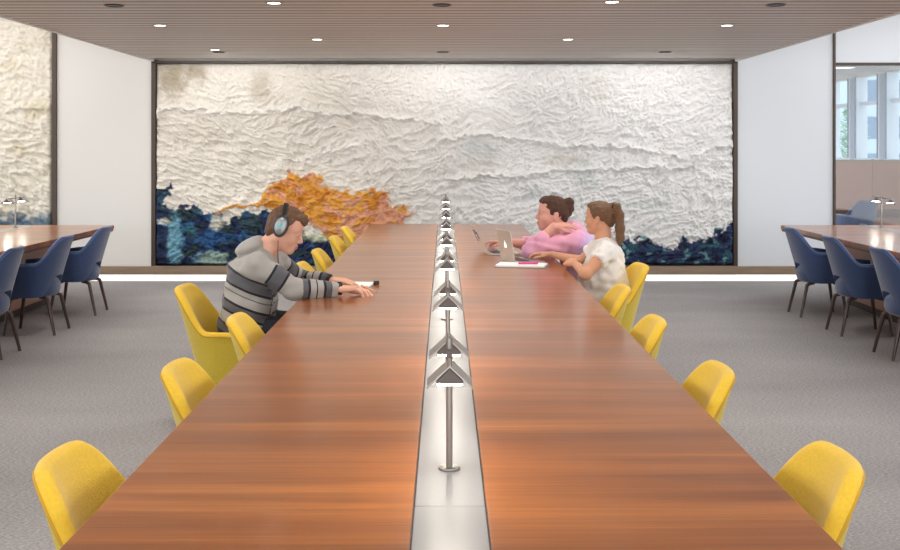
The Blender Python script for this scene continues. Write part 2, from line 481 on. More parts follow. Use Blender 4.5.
# ------------------------------------------------------------------ relief mural (fabric like, photo units: px of the end wall)
KX = YW/1100.
def mural(name, x0, x1, v0, v1, right_stop, seed, paint, label, step=.75):
    nu = int((x1-x0)/step)+1; nv = int((v1-v0)/step)+1
    u, v = np.meshgrid(np.linspace(x0, x1, nu), np.linspace(v0, v1, nv), indexing='ij')
    wu = u+14*fbm(u/55, v/45, seed, 3); wv = v+10*fbm(u/50, v/40, seed+5, 3)
    def wr(ang, L, Wd, sd):
        c, s = math.cos(ang), math.sin(ang)
        return ridge((c*wu+s*wv)/L, (-s*wu+c*wv)/Wd, sd, 3)
    mixr = sstep(-.2, .25, fbm(u/90, v/70, seed+9, 2)+(u-330)/420)
    h = (1-mixr)*wr(math.radians(16), 26, 8.5, seed+1) + mixr*wr(math.radians(-24), 22, 8, seed+2)
    h2 = (1-mixr)*wr(math.radians(35), 13, 5, seed+3) + mixr*wr(math.radians(-45), 12, 5, seed+4)
    amp = .55+.6*sstep(80, 130, v)
    H = .062*amp*h + .030*h2*amp + .024*ridge(wu/5, wv/4, seed+8, 2) + .02*fbm(u/70, v/55, seed+12, 3)
    col, dH = paint(u, v, wu, wv, h, seed)
    H = H+dH
    e = np.minimum(np.minimum(u-x0, x1-u), np.minimum(v-v0, v1-v))
    H = H*sstep(-1, 3, e)
    X = (u-444.5)*KX; Z = 1.55-(v-147)*KX
    V = np.stack([X, YW+.045-H, Z], -1).reshape(-1, 3)
    i, j = np.meshgrid(np.arange(nu-1), np.arange(nv-1), indexing='ij')
    a = (i*nv+j).ravel(); F = np.stack([a, a+1, a+nv+1, a+nv], 1)
    rgba = np.concatenate([col, np.ones(col.shape[:2]+(1,))], -1)
    o = npmesh(name, V, F, attr_mat(name+'_dye', 'dye', rough=.85, bump=(90, .25)), None, True, {'dye': ('FLOAT_COLOR', rgba)})
    return tag(o, label, 'wall art')
def L3(r, g, b): return np.array(lin(r, g, b)[:3])
def blend(c, m, k): return c*(1-m[..., None])+np.asarray(k)*m[..., None]
def paint_main(u, v, wu, wv, h, sd):
    n1 = fbm(u/9, v/7, sd+40, 4); n2 = fbm(u/26, v/20, sd+41, 4); n3 = fbm(u/4, v/3, sd+42, 3)
    c = np.zeros(u.shape+(3,))+L3(226, 221, 211)
    c = blend(c, sstep(300, 520, u)*.8, L3(230, 231, 231))
    for (cx, cy, rx, ry, k) in ((172, 80, 24, 26, .6), (195, 72, 20, 14, .5), (258, 88, 16, 22, .4), (205, 135, 40, 20, .15), (595, 90, 22, 20, .12), (560, 160, 40, 8, .2), (480, 165, 35, 20, .14)):
        c = blend(c, np.minimum(1, 1.5*k*sstep(1.05, .1, np.sqrt(((u-cx)/rx)**2+((v-cy)/ry)**2)+.5*n2+.4*n1)), L3(172, 160, 138))
    for (cx, cy, rx, ry, k) in ((545, 195, 40, 12, .4), (480, 150, 34, 16, .35), (640, 205, 40, 12, .25), (585, 178, 20, 30, .3)):
        c = blend(c, k*sstep(1.0, .1, np.sqrt(((u-cx)/rx)**2+((v-cy)/ry)**2)+.6*n2), L3(170, 182, 184))
    dH = np.zeros(u.shape)
    # ridges that run across like shorelines
    for pts, a in (([(155,112),(170,108),(200,110),(235,113),(270,112),(298,107),(330,115),(360,113),(395,118),(440,122)], .05),
                   ([(440,140),(480,134),(530,140),(565,146),(600,145),(640,149),(665,153),(690,160),(705,150),(733,143)], .055),
                   ([(450,180),(480,174),(520,176),(560,170),(600,169),(640,166),(670,168),(692,166),(697,155)], .06),
                   ([(300,160),(340,150),(380,140),(420,130)], .02)):
        d = polyline_d(u+5*n2, v+6*n1, pts)
        dH += a*np.exp(-(d/2.2)**2)
        c = blend(c, .5*np.exp(-(d/2.0)**2), L3(240, 238, 234))
    # ochre field
    poly = [(262,205),(268,188),(284,180),(290,171),(300,176),(320,172),(322,186),(345,192),(388,190),(389,206),(412,206),(405,224),(388,228),(360,250),(330,243),(318,226),(300,222)]
    d = polysd(u+10*n1, v+8*n1+4*n3, poly)
    m = sstep(1.5, -1.5, d)
    oc = np.zeros(u.shape+(3,))+L3(216, 158, 72)
    oc = blend(oc, sstep(-.1, .35, n2+.3*n1), L3(196, 124, 40))
    oc = blend(oc, sstep(-.05, .15, fbm(u/14, v/9, sd+60, 3)+.35*sstep(330, 350, u)*sstep(200, 215, v)-.12)*.9, L3(214, 158, 132))
    c = blend(c, m, oc); dH += m*(.012+.040*ridge(wu/11+wv/16, wv/7-wu/30, sd+70, 3))
    d = polyline_d(u+4*n2, v+5*n1, [(198,214),(215,215),(226,207),(245,206),(262,204),(275,200)])
    c = blend(c, sstep(2.2, .8, d), L3(206, 148, 60)); dH += .03*np.exp(-(d/1.8)**2)
    # deep blue field, left
    poly = [(150,196),(158,190),(173,182),(171,196),(163,206),(178,208),(196,205),(204,212),(222,214),(226,223),(240,212),(258,211),(280,214),(305,232),(330,238),(350,246),(352,272),(150,272)]
    d = polysd(u+8*n1, v+8*n1+4*n3, poly); m = sstep(1.2, -1.2, d)
    bl = np.zeros(u.shape+(3,))+L3(30, 42, 74)
    q = fbm(u/17, v/13, sd+80, 4)
    bl = blend(bl, sstep(.02, .22, q), L3(36, 52, 56)); bl = blend(bl, sstep(-.1, -.3, q), L3(44, 86, 122))
    for (cx, cy, rx, ry, k, cc) in ((176, 240, 9, 34, .9, (104, 150, 168)), (212, 238, 26, 8, .8, (42, 80, 126)), (160, 248, 9, 18, .8, (26, 32, 58)), (218, 222, 8, 9, .9, (190, 192, 180)),
                                    (215, 259, 20, 10, .85, (136, 160, 152)), (190, 212, 16, 8, .8, (40, 58, 64)), (250, 222, 14, 12, .8, (46, 64, 66)), (275, 218, 14, 12, .8, (30, 36, 62)),
                                    (165, 221, 9, 4, .8, (200, 200, 190)), (188, 230, 10, 5, .7, (60, 110, 124)), (320, 234, 20, 9, .95, (168, 178, 150)), (330, 252, 24, 12, .9, (28, 36, 70)), (167, 200, 8, 12, .8, (44, 72, 84))):
        bl = blend(bl, k*sstep(1.1, .55, np.sqrt(((u-cx)/rx)**2+((v-cy)/ry)**2)+.6*n1), L3(*cc))
    bl = bl*(1.22+.55*n3[..., None])
    c = blend(c, m, bl); dH += m*.02*ridge(wu/10, wv/7, sd+88, 3)
    pr = [(322,232),(345,228),(352,240),(338,247),(322,243)]
    # deep blue field, right
    poly = [(612,246),(628,240),(645,236),(655,244),(672,249),(680,245),(682,234),(690,243),(702,240),(718,230),(740,218),(740,272),(612,272)]
    d = polysd(u+7*n1, v+7*n1+4*n3, poly); m = sstep(1.2, -1.2, d)
    bl = np.zeros(u.shape+(3,))+L3(40, 50, 82)
    q = fbm(u/12, v/9, sd+90, 4)
    bl = blend(bl, sstep(.10, .30, q), L3(44, 80, 92)); bl = blend(bl, sstep(-.12, -.3, q), L3(30, 34, 50))
    bl = blend(bl, sstep(.25, .4, fbm(u/10, v/8, sd+91, 3)), L3(96, 136, 140))
    bl = bl*(1.2+.45*n3[..., None])
    c = blend(c, m, bl)
    return np.clip(c, .005, 1), dH
mural('textile_mural', 155.5, 733.5, 63.5, 265, 0, 11, paint_main,
      'wide crinkled relief mural in white, ochre and navy filling the end wall', .72)
def paint_left(u, v, wu, wv, h, sd):
    n1 = fbm(u/9, v/7, sd+40, 4); n2 = fbm(u/26, v/20, sd+41, 4); n3 = fbm(u/4, v/3, sd+42, 3)
    c = np.zeros(u.shape+(3,))+L3(224, 219, 206)
    c = blend(c, .5*sstep(.0, .4, n2), L3(200, 190, 160))
    dH = np.zeros(u.shape)
    d = polyline_d(u+5*n2, v+6*n1, [(-150,110),(-60,120),(0,112),(25,106),(54,110)])
    dH += .035*np.exp(-(d/2.2)**2)
    m = sstep(-6, 6, v-(216-.05*u)+9*n1+6*n2)
    bl = blend(np.zeros(u.shape+(3,))+L3(110, 130, 144), sstep(-.1, .3, n2+n1*.4), L3(74, 92, 112))
    bl = blend(bl, .8*sstep(.15, .35, fbm(u/12, v/8, sd+77, 3)), L3(96, 110, 84))
    c = blend(c, m, bl*(1+.3*n3[..., None]))
    return np.clip(c, .005, 1), dH+.012*ridge(wu/9, wv/9, sd+50, 3)
mural('textile_mural', -220, 52.5, 20, 265, 0, 57, paint_left,
      'cream crinkled relief mural at the far left edge, behind the left table', 1.1)

# ------------------------------------------------------------------ ceiling fittings
CZ = 2.545
def downlight(px, py, label, lit=True):
    d = .995*1100/(147-py); x = (px-444.5)*d/1100
    if lit:
        t = thing('ceiling_downlight', label, 'ceiling light', (x, d, CZ), 0, 'lit round downlights in the slatted ceiling')
        MB().lathe([(.052, 0), (.058, -.004), (.046, -.006), (.046, .0)], n=20).build('trim_ring', M['bronze_rail'], t, smooth=True)
        MB().lathe([(.046, -.0045), (.02, -.0075)], n=20).build('lens', M['can_lens'], t, smooth=True)
        l = bpy.data.lights.new('downlight_beam', 'SPOT'); l.energy = 55; l.spot_size = math.radians(120); l.spot_blend = .8; l.shadow_soft_size = .09; l.color = (1, .96, .91)
        o = bpy.data.objects.new('downlight_beam', l); o.location = (0, 0, -.02); C.objects.link(o); o.parent = t
    else:
        t = thing('recessed_spotlight', label, 'ceiling light', (x, d, CZ), 0, 'dark recessed spotlights in the slatted ceiling')
        MB().lathe([(.066, 0), (.072, -.005), (.06, -.008), (.056, .0)], n=20).build('trim_ring', M['black'], t, smooth=True)
        MB().lathe([(.058, -.003), (.03, -.006)], n=20).build('lens', M['black'], t, smooth=True)
        if py > 0:
            far = py < 20
            l = bpy.data.lights.new('wall_washer', 'SPOT'); l.energy = 105 if far else 27; l.spot_size = math.radians(54 if far else 128); l.spot_blend = .7; l.shadow_soft_size = .04; l.color = (1, .985, .97)
            o = bpy.data.objects.new('wall_washer', l); o.location = (0, 0, -.02); o.rotation_euler = (math.radians(62 if far else 40), 0, 0); C.objects.link(o); o.parent = t
M['can_lens'] = mat('downlight_lens', (1, 1, 1, 1), .5, emit=((1, .95, .88, 1), 6))
for px, py, lb in ((274, 2.5, 'lit ceiling downlight at the top edge, left of the central table lamps'),
                   (612, 1.5, 'lit ceiling downlight at the top edge, right of the central table lamps'),
                   (160, 25, 'lit ceiling downlight above the left corner of the big mural'),
                   (443, 25, 'lit ceiling downlight straight above the row of table lamps, between two dark spotlights'),
                   (727, 25, 'lit ceiling downlight above the right corner of the big mural'),
                   (317, 39, 'lit ceiling downlight above the ochre patch of the mural'),
                   (568, 39, 'lit ceiling downlight above the woman in pink'),
                   (215, 49.5, 'lit ceiling downlight close to the mural, beside its left dark spotlight')):
    downlight(px, py, lb)
for px, py, lb in ((114, 5, 'dark recessed spotlight at the top left, above the white wall panel'),
                   (442, 4.5, 'dark recessed spotlight at the top edge, above the row of table lamps'),
                   (776, 4.5, 'dark recessed spotlight at the top right, above the white wall panel'),
                   (219, 51.8, 'dark recessed spotlight near the mural, leftmost of the row of three'),
                   (443, 51.8, 'dark recessed spotlight near the mural, middle of the row of three'),
                   (665, 51.8, 'dark recessed spotlight near the mural, rightmost of the row of three')):
    downlight(px, py, lb, False)

def near_row(yy, xs, word):  # downlight grid carried on out of view, added for more light from above
    for x in xs:
        side = 'over the middle' if x == 0 else ('on the left' if x < 0 else 'on the right')
        d = yy; py = 147-.995*1100/d; px = 444.5+x*1100/d
        downlight(px, py, 'lit ceiling downlight nearer than the photo shows, %s row, %s' % (word, side))
near_row(6.3, (-2.3, 0, 2.3), 'first'); near_row(5.1, (-1.16, 1.16), 'second'); near_row(3.9, (-2.3, 0, 2.3), 'third')
near_row(2.7, (-1.16, 1.16), 'fourth'); near_row(1.4, (-2.3, 0, 2.3), 'fifth')
# ------------------------------------------------------------------ tables
TZ = .74
def lamp_proto():
    t = thing('table_lamp', '', 'table lamp', (0, 0, TZ), 0, 'chevron table lamps along the middle of the long table')
    MB().lathe([(.027, 0), (.028, .003), (.027, .007), (.012, .008)], n=28).build('base_plate', M['steel'], t, smooth=True)
    MB().tube([(0,0,.006), (0,0,.33)], .0085, 14).build('pole', M['steel'], t, smooth=True)
    MB().box(-.005, .005, -.225, .225, .296, .303).build('ridge_bar', M['steel_dark'], t)
    for s in (-1, 1):
        y0, y1 = sorted((s*.13, s*.228))
        ap, tp, hw, th = .300, .250, .053, .006
        mb = MB()
        mb.prism([(-hw, tp), (-hw, tp+th), (0, ap+th), (hw, tp+th), (hw, tp), (0, ap)], y0, y1)
        sh = mb.build('shade', M['shade'], t, bevel=.001)
        mb = MB(); mb.prism([(-.031, .263), (-.031,.268), (0, .2975), (.031, .268), (.031, .263)], y0+.003, y1-.003)
        mb.build('housing', M['steel_dark'], sh)
        mb = MB(); mb.box(-.029, .029, y0+.006, y1-.006, .2585, .2630)
        mb.build('diffuser', M['diffuser'], sh)
    return t
ords = ['nearest', 'second', 'third', 'fourth', 'fifth', 'sixth', 'seventh', 'farthest']
L0 = lamp_proto()
LY = [2.765+1.20*k for k in range(8)]
for k, y in enumerate(LY):
    lb = 'slim metal table lamp with twin chevron shades, %s along the long table' % ords[k]
    if k == 0: L0.location = (.012, y, TZ); L0['label'] = lb; o = L0
    else: o = dup(L0, (.012, y, TZ), 0, lb)
dup(L0, (-4.29, 11.0, TZ), 0, 'slim metal table lamp standing on the far left table', 'chevron table lamps on the side tables')
dup(L0, (4.37, 11.0, TZ), 0, 'slim metal table lamp standing on the far right table', 'chevron table lamps on the side tables')

def big_table(label, x0, x1, y0, y1, sx0, sx1, cat='table'):
    t = thing('library_table', label, cat, ((x0+x1)/2, y0, 0), 0, 'long library tables')
    ox = (x0+x1)/2
    for a, b in ((x0, sx0-.004), (sx1+.004, x1)):
        MB().box(a-ox, b-ox, 0, y1-y0, TZ-.042, TZ).build('tabletop', M['table'], t, bevel=.003)
    MB().box(sx0-.012-ox, sx1+.012-ox, .004, y1-y0-.004, TZ-.04, TZ-.006).build('channel', M['groove'], t)
    y = y0+.002; seam = 2.48
    ys = [y0+.002]+[seam+1.235*k for k in range(-2, 12) if y0+.1 < seam+1.235*k < y1-.1]+[y1-.002]
    for a, b in zip(ys[:-1], ys[1:]):
        MB().box(sx0-ox, sx1-ox, a-y0+.001, b-y0-.001, TZ-.03, TZ+.0005).build('centre_panel', M['strip'], t, bevel=.0015)
    for a, b in ((x0+.004, x0+.03), (x1-.03, x1-.004)):
        MB().box(a-ox, b-ox, .02, y1-y0-.02, TZ-.062, TZ-.042).build('edge_rail', M['wood_dark'], t)
    for a, b in ((.5, 3.8), (4.3, 7.2), (7.7, y1-y0-.55)):
        if b-a > .3:
            MB().box(-.40, .40, a, b, .07, TZ-.043).build('pedestal', M['laminate'], t, bevel=.004)
            MB().box(-.37, .37, a+.03, b-.03, 0, .07).build('toe_kick', M['groove'], t)
    return t
big_table('long reddish wood table with a pale centre panel and lamps, in the middle', -.777, .805, .6, 11.57, -.067, .091)
big_table('reddish wood library table at the left edge with blue chairs', -5.15, -3.43, 1.5, 11.42, -4.37, -4.21)
big_table('reddish wood library table at the right edge with blue chairs', 3.49, 5.21, 1.5, 11.42, 4.29, 4.45)

# ------------------------------------------------------------------ tub chairs (local: facing +x)
def plan(ph):
    a, b = .275, .30
    p = abs(ph); s = 1 if ph >= 0 else -1
    if p <= PI/2: return Vector((-a*math.cos(p), s*b*math.sin(p)**.92, 0))
    e = (p-PI/2)/math.radians(35)
    return Vector((.22*e, s*(b-.02*e*e), 0))
def ss(a, b, x):
    t = max(0, min(1, (x-a)/(b-a))); return t*t*(3-2*t)
def make_chair(label, group, mo, mi, mp, ml):
    t = thing('tub_chair', label, 'chair', (0,0,0), 0, group)
    N = 64; lim = math.radians(122)
    phs = [-lim+2*lim*i/N for i in range(N+1)]
    PO = []; PI_ = []; pipe = []
    for ph in phs:
        p = plan(ph); dg = abs(math.degrees(ph))
        n = Vector((-p.x/.275**2, -p.y/.30**2, 0)) if abs(ph) < PI/2 else Vector((0, -math.copysign(1, p.y), 0))
        n.normalize()
        zr = .60+.21*(1-ss(20, 78, dg)) - .015*ss(95, 122, dg)
        zb = .316+.165*(1-ss(14, 62, dg))
        tw = .36+.64*math.cos(min(abs(ph), PI/2))**1.5
        def off(z): return tw*(.11*(.81-z)/.35 if z > .46 else .11+(.46-z)*.30)
        th = .046*(1-.25*ss(100, 122, dg))
        rr = th/2
        o = []
        for k in range(9):
            z = zb+(zr-rr-zb)*k/8; q = p+n*off(z); o.append((q.x, q.y, z))
        PO.append(o)
        pipe.append(p+n*(off(zr-rr)-.001)+Vector((0,0,zr-rr+.002)))
        i = []
        for k in range(0, 4):
            a = PI/2*k/4; z = zr-rr+rr*math.sin(a); q = p+n*(off(z)+rr-rr*math.cos(a)); i.append((q.x, q.y, z))
        q = p+n*(off(zr)+rr); i.append((q.x, q.y, zr))
        for k in range(1, 5):
            a = PI/2*k/4; z = zr-rr+rr*math.cos(a); q = p+n*(off(z)+rr+rr*math.sin(a)); i.append((q.x, q.y, z))
        zi = max(.42, zb+.004)
        for k in range(1, 9):
            z = zr-rr+(zi-zr+rr)*k/8
            bul = .014*math.sin(PI*k/8)
            q = p+n*(off(z)+th+bul); i.append((q.x, q.y, z))
        qb = p+n*off(zb); i.append((qb.x, qb.y, zb))
        PI_.append(i)
    PO = np.array(PO); PI_ = np.array(PI_)
    mb = MB(); mb.grid(PO); mb.build('outer_shell', mo, t, smooth=True)
    mb = MB(); mb.grid(PI_)
    for e in (0, -1):
        loop = list(map(tuple, PO[e]))+list(map(tuple, PI_[e][1:-1]))
        mb.add(loop, [tuple(range(len(loop)))])
    mb.build('inner_pad', mi, t, smooth=True)
    MB().tube(pipe, .0042, 8).build('piping', mp, t, smooth=True)
    # seat: rounded super-ellipse cushion
    P = []
    for (sc, z) in ((.02,.458),(.4,.460),(.7,.456),(.86,.444),(.95,.42),(.985,.39),(.98,.36),(.94,.33),(.85,.312),(.5,.306),(.02,.304)):
        row = []
        for k in range(40):
            a = 2*PI*k/40; c, s = math.cos(a), math.sin(a)
            r = (abs(c)**2.5+abs(s)**2.5)**(-1/2.5)
            x = r*c*.218*sc; y = r*s*.214*sc
            row.append((x+.055, y, z))
        P.append(row)
    MB().grid(np.array(P), closed_v=True).build('seat', mo if mo is not M['yellow_back'] else mi, t, smooth=True)
    for sx in (-1, 1):
        for sy in (-1, 1):
            x0 = .04+sx*.09; x1 = .03+sx*.15; x2 = .02+sx*.21
            MB().tube([(x0, sy*.12, .308), (x1-sx*.02, sy*.145, .304), (x1+sx*.004, sy*.155, .292), (x1+sx*.012, sy*.158, .26), (x2, sy*.178, .0)],
                      [.015, .016, .0165, .016, .0115], 12).build('leg', ml, t, smooth=True)
    return t
yc = make_chair('', 'yellow tub chairs around the long table', M['yellow_back'], M['yellow'], M['yellow_pipe'], M['leg_dark'])
first = [True]
def place_y(x, y, rz, label):
    global yc
    if first[0]:
        yc.location = (x, y, 0); yc.rotation_euler = (0, 0, rz); yc['label'] = label; first[0] = False; return yc
    return dup(yc, (x, y, 0), rz, label)
TOPX = .255
lf = [(-.925, 2.80, 'nearest on the left side of the long table'), (-.912, 3.91, 'second from the front at the left of the long table'),
      (-.907, 5.00, 'third from the front on the left, just before the man'),
      (-1.39, 6.07, 'pulled out, with the man in the striped hoodie sitting in it'),
      (-.911, 7.24, 'on the left just behind the man in the striped hoodie'), (-.917, 8.17, 'third from the far left end of the long table'),
      (-.916, 9.37, 'second from the far left end of the long table'), (-.92, 10.48, 'at the far left end of the long table')]
for x, y, lb in lf:
    place_y(x-.03+TOPX, .987*y-.10, rng.uniform(-.03, .03), 'yellow tub chair %s' % lb)
rt = [(.945, 2.80, 'nearest on the right side of the long table', PI), (.924, 3.87, 'second from the front on the right side of the long table', PI),
      (.912, 4.94, 'third from the front at the right of the long table', PI), (.946, 6.05, 'on the right just in front of the woman in white', PI),
      (1.24, 7.15, 'pulled out, with the woman in the white tee sitting in it', PI+.1), (1.215, 8.28, 'under the woman in the pink hoodie', PI)]
for x, y, lb, r in rt:
    place_y(x+.03-TOPX, .987*y-.10, r, 'yellow tub chair %s' % lb)
bc = make_chair('', 'blue tub chairs at the side tables', M['blue'], M['blue'], M['blue_pipe'], M['leg_dark'])
bl_ = [(-3.14, 10.28, 0, 'farthest of the three at the left table'), (-3.14, 9.22, 0, 'middle one of the three at the left table'), (-3.16, 8.18, 0, 'nearest of the three at the left table'),
       (3.17, 10.17, 1, 'farthest of the three at the right table'), (3.18, 9.17, 1, 'middle one of the three at the right table'), (3.18, 8.14, 1, 'nearest of the three at the right table')]
for i, (x, y, r, lb) in enumerate(bl_):
    px = x-TOPX if r == 0 else x+TOPX; rz = PI if r == 0 else 0
    lb = 'blue velvet tub chair with dark legs, '+lb
    if i == 0: bc.location = (px, y, 0); bc.rotation_euler = (0,0,rz); bc['label'] = lb
    else: dup(bc, (px, y, 0), rz, lb)
dup(bc, (5.85, 15.6, 0), PI/2+.3, 'grey-blue tub chair behind the glass wall by the partition', 'tub chairs behind the glass wall')
# ------------------------------------------------------------------ people: signed-distance modelling + surface nets
class Field:
    def __init__(s, lo, hi, h):
        s.lo = np.array(lo, np.float32); s.h = h
        n = np.ceil((np.array(hi)-np.array(lo))/h).astype(int)+1
        s.n = n; s.f = np.full(n, .2, np.float32)
        s.ax = [s.lo[i]+h*np.arange(n[i], dtype=np.float32) for i in range(3)]
    def _sl(s, lo, hi):
        a = np.clip(np.floor((np.array(lo)-s.lo)/s.h).astype(int), 0, s.n); b = np.clip(np.ceil((np.array(hi)-s.lo)/s.h).astype(int)+1, 0, s.n)
        return tuple(slice(int(i), int(j)) for i, j in zip(a, b))
    def pts(s, sl):
        return np.meshgrid(s.ax[0][sl[0]], s.ax[1][sl[1]], s.ax[2][sl[2]], indexing='ij')
    def put(s, fn, lo, hi, k, mode='add'):
        m = k+.03
        sl = s._sl(np.array(lo)-m, np.array(hi)+m)
        if min(x.stop-x.start for x in sl) <= 0: return
        X, Y, Z = s.pts(sl); d = fn(X, Y, Z).astype(np.float32); f = s.f[sl]
        if mode == 'add':
            hh = np.maximum(k-np.abs(f-d), 0)/k; s.f[sl] = np.minimum(f, d)-hh*hh*k*.25
        else:
            hh = np.maximum(k-np.abs(f+d), 0)/k; s.f[sl] = np.maximum(f, -d)+hh*hh*k*.25
    def cone(s, a, b, ra, rb, k=.02, mode='add', cut=None):
        a = np.array(a, float); b = np.array(b, float); r = max(ra, rb)
        ab = b-a; L = ab.dot(ab)+1e-12
        def fn(X, Y, Z):
            px, py, pz = X-a[0], Y-a[1], Z-a[2]
            t = np.clip((px*ab[0]+py*ab[1]+pz*ab[2])/L, 0, 1)
            d = np.sqrt((px-t*ab[0])**2+(py-t*ab[1])**2+(pz-t*ab[2])**2)-(ra+(rb-ra)*t)
            if cut is not None:
                c, nn = cut; d = np.maximum(d, (X-c[0])*nn[0]+(Y-c[1])*nn[1]+(Z-c[2])*nn[2])
            return d
        s.put(fn, np.minimum(a, b)-r, np.maximum(a, b)+r, k, mode)
    def ell(s, c, r, k=.02, R=None, mode='add', cuts=()):
        """ellipsoid, R: 3x3 columns = local axes; cuts: list of (point, outward normal)"""
        c = np.array(c, float); r = np.array(r, float); R = np.eye(3) if R is None else np.array(R); m = r.max()
        def fn(X, Y, Z):
            px, py, pz = X-c[0], Y-c[1], Z-c[2]
            q = [px*R[0,i]+py*R[1,i]+pz*R[2,i] for i in range(3)]
            k0 = np.sqrt(sum((q[i]/r[i])**2 for i in range(3))); k1 = np.sqrt(sum((q[i]/r[i]**2)**2 for i in range(3)))+1e-9
            d = k0*(k0-1)/k1
            for p, nn in cuts: d = np.maximum(d, (X-p[0])*nn[0]+(Y-p[1])*nn[1]+(Z-p[2])*nn[2])
            return d
        s.put(fn, c-m, c+m, k, mode)
    def cutplane(s, p, n):
        X, Y, Z = np.meshgrid(*s.ax, indexing='ij', sparse=True)
        s.f = np.maximum(s.f, ((X-p[0])*n[0]+(Y-p[1])*n[1]+(Z-p[2])*n[2]).astype(np.float32))
    def wrinkle(s, amp, L, seed):
        """cheap folds: sum of warped sines"""
        r = random.Random(seed); X, Y, Z = np.meshgrid(*s.ax, indexing='ij', sparse=True)
        w = 0
        for i in range(5):
            a = np.array([r.uniform(-1, 1), r.uniform(-1, 1), r.uniform(-1, 1)]); a *= 2*PI/(L*r.uniform(.7, 1.6))/np.linalg.norm(a)
            b = np.array([r.uniform(-1, 1) for _ in range(3)])*2*PI/(L*2.2)
            w = w+np.sin(a[0]*X+a[1]*Y+a[2]*Z+1.6*np.sin(b[0]*X+b[1]*Y+b[2]*Z+i))
        s.f += (amp*.5*w).astype(np.float32)
    def mesh(s):
        f = s.f; ins = f < 0
        nx, ny, nz = f.shape
        cnt = np.zeros((nx-1, ny-1, nz-1), np.uint8)
        for i in (0, 1):
            for j in (0, 1):
                for k in (0, 1):
                    cnt += ins[i:nx-1+i, j:ny-1+j, k:nz-1+k]
        act = (cnt > 0) & (cnt < 8); I, J, K = np.nonzero(act)
        idx = np.full(cnt.shape, -1, np.int32); idx[act] = np.arange(len(I))
        corner = {}
        for i in (0, 1):
            for j in (0, 1):
                for k in (0, 1): corner[(i,j,k)] = f[I+i, J+j, K+k]
        P = np.zeros((len(I), 3)); W_ = np.zeros(len(I))
        for a in corner:
            for ax in range(3):
                if a[ax] == 0:
                    b = list(a); b[ax] = 1; b = tuple(b)
                    va, vb = corner[a], corner[b]; m = (va < 0) != (vb < 0)
                    t = va[m]/(va[m]-vb[m]); q = np.array(a, float)[None].repeat(m.sum(), 0); q[:, ax] += t
                    P[m] += q; W_[m] += 1
        P = P/W_[:, None]+np.stack([I, J, K], 1)
        V = P*s.h+s.lo
        F = []
        for ax in range(3):
            o = [0, 1, 2]; o.remove(ax); sh = list(f.shape); sh[ax] -= 1
            A = ins[tuple(slice(0, -1) if q == ax else slice(None) for q in range(3))]
            B = ins[tuple(slice(1, None) if q == ax else slice(None) for q in range(3))]
            e = np.argwhere(A != B)
            e = e[(e[:, o[0]] > 0) & (e[:, o[1]] > 0) & (e[:, o[0]] < f.shape[o[0]]-1) & (e[:, o[1]] < f.shape[o[1]]-1)]
            def cell(d0, d1):
                g = e.copy(); g[:, o[0]] -= d0; g[:, o[1]] -= d1; return idx[g[:, 0], g[:, 1], g[:, 2]]
            q = np.stack([cell(1, 1), cell(0, 1), cell(0, 0), cell(1, 0)], 1)
            flip = A[e[:, 0], e[:, 1], e[:, 2]] ^ (ax == 1)
            q[~flip] = q[~flip][:, ::-1]
            F.append(q)
        F = np.concatenate(F); F = F[(F >= 0).all(1)]
        return V, F

def rotm(yaw, pitch, roll=0):
    """columns: forward, left, up.  yaw about z (0 faces +x), pitch up positive"""
    return np.array((Matrix.Rotation(yaw, 3, 'Z') @ Matrix.Rotation(-pitch, 3, 'Y') @ Matrix.Rotation(roll, 3, 'X')))

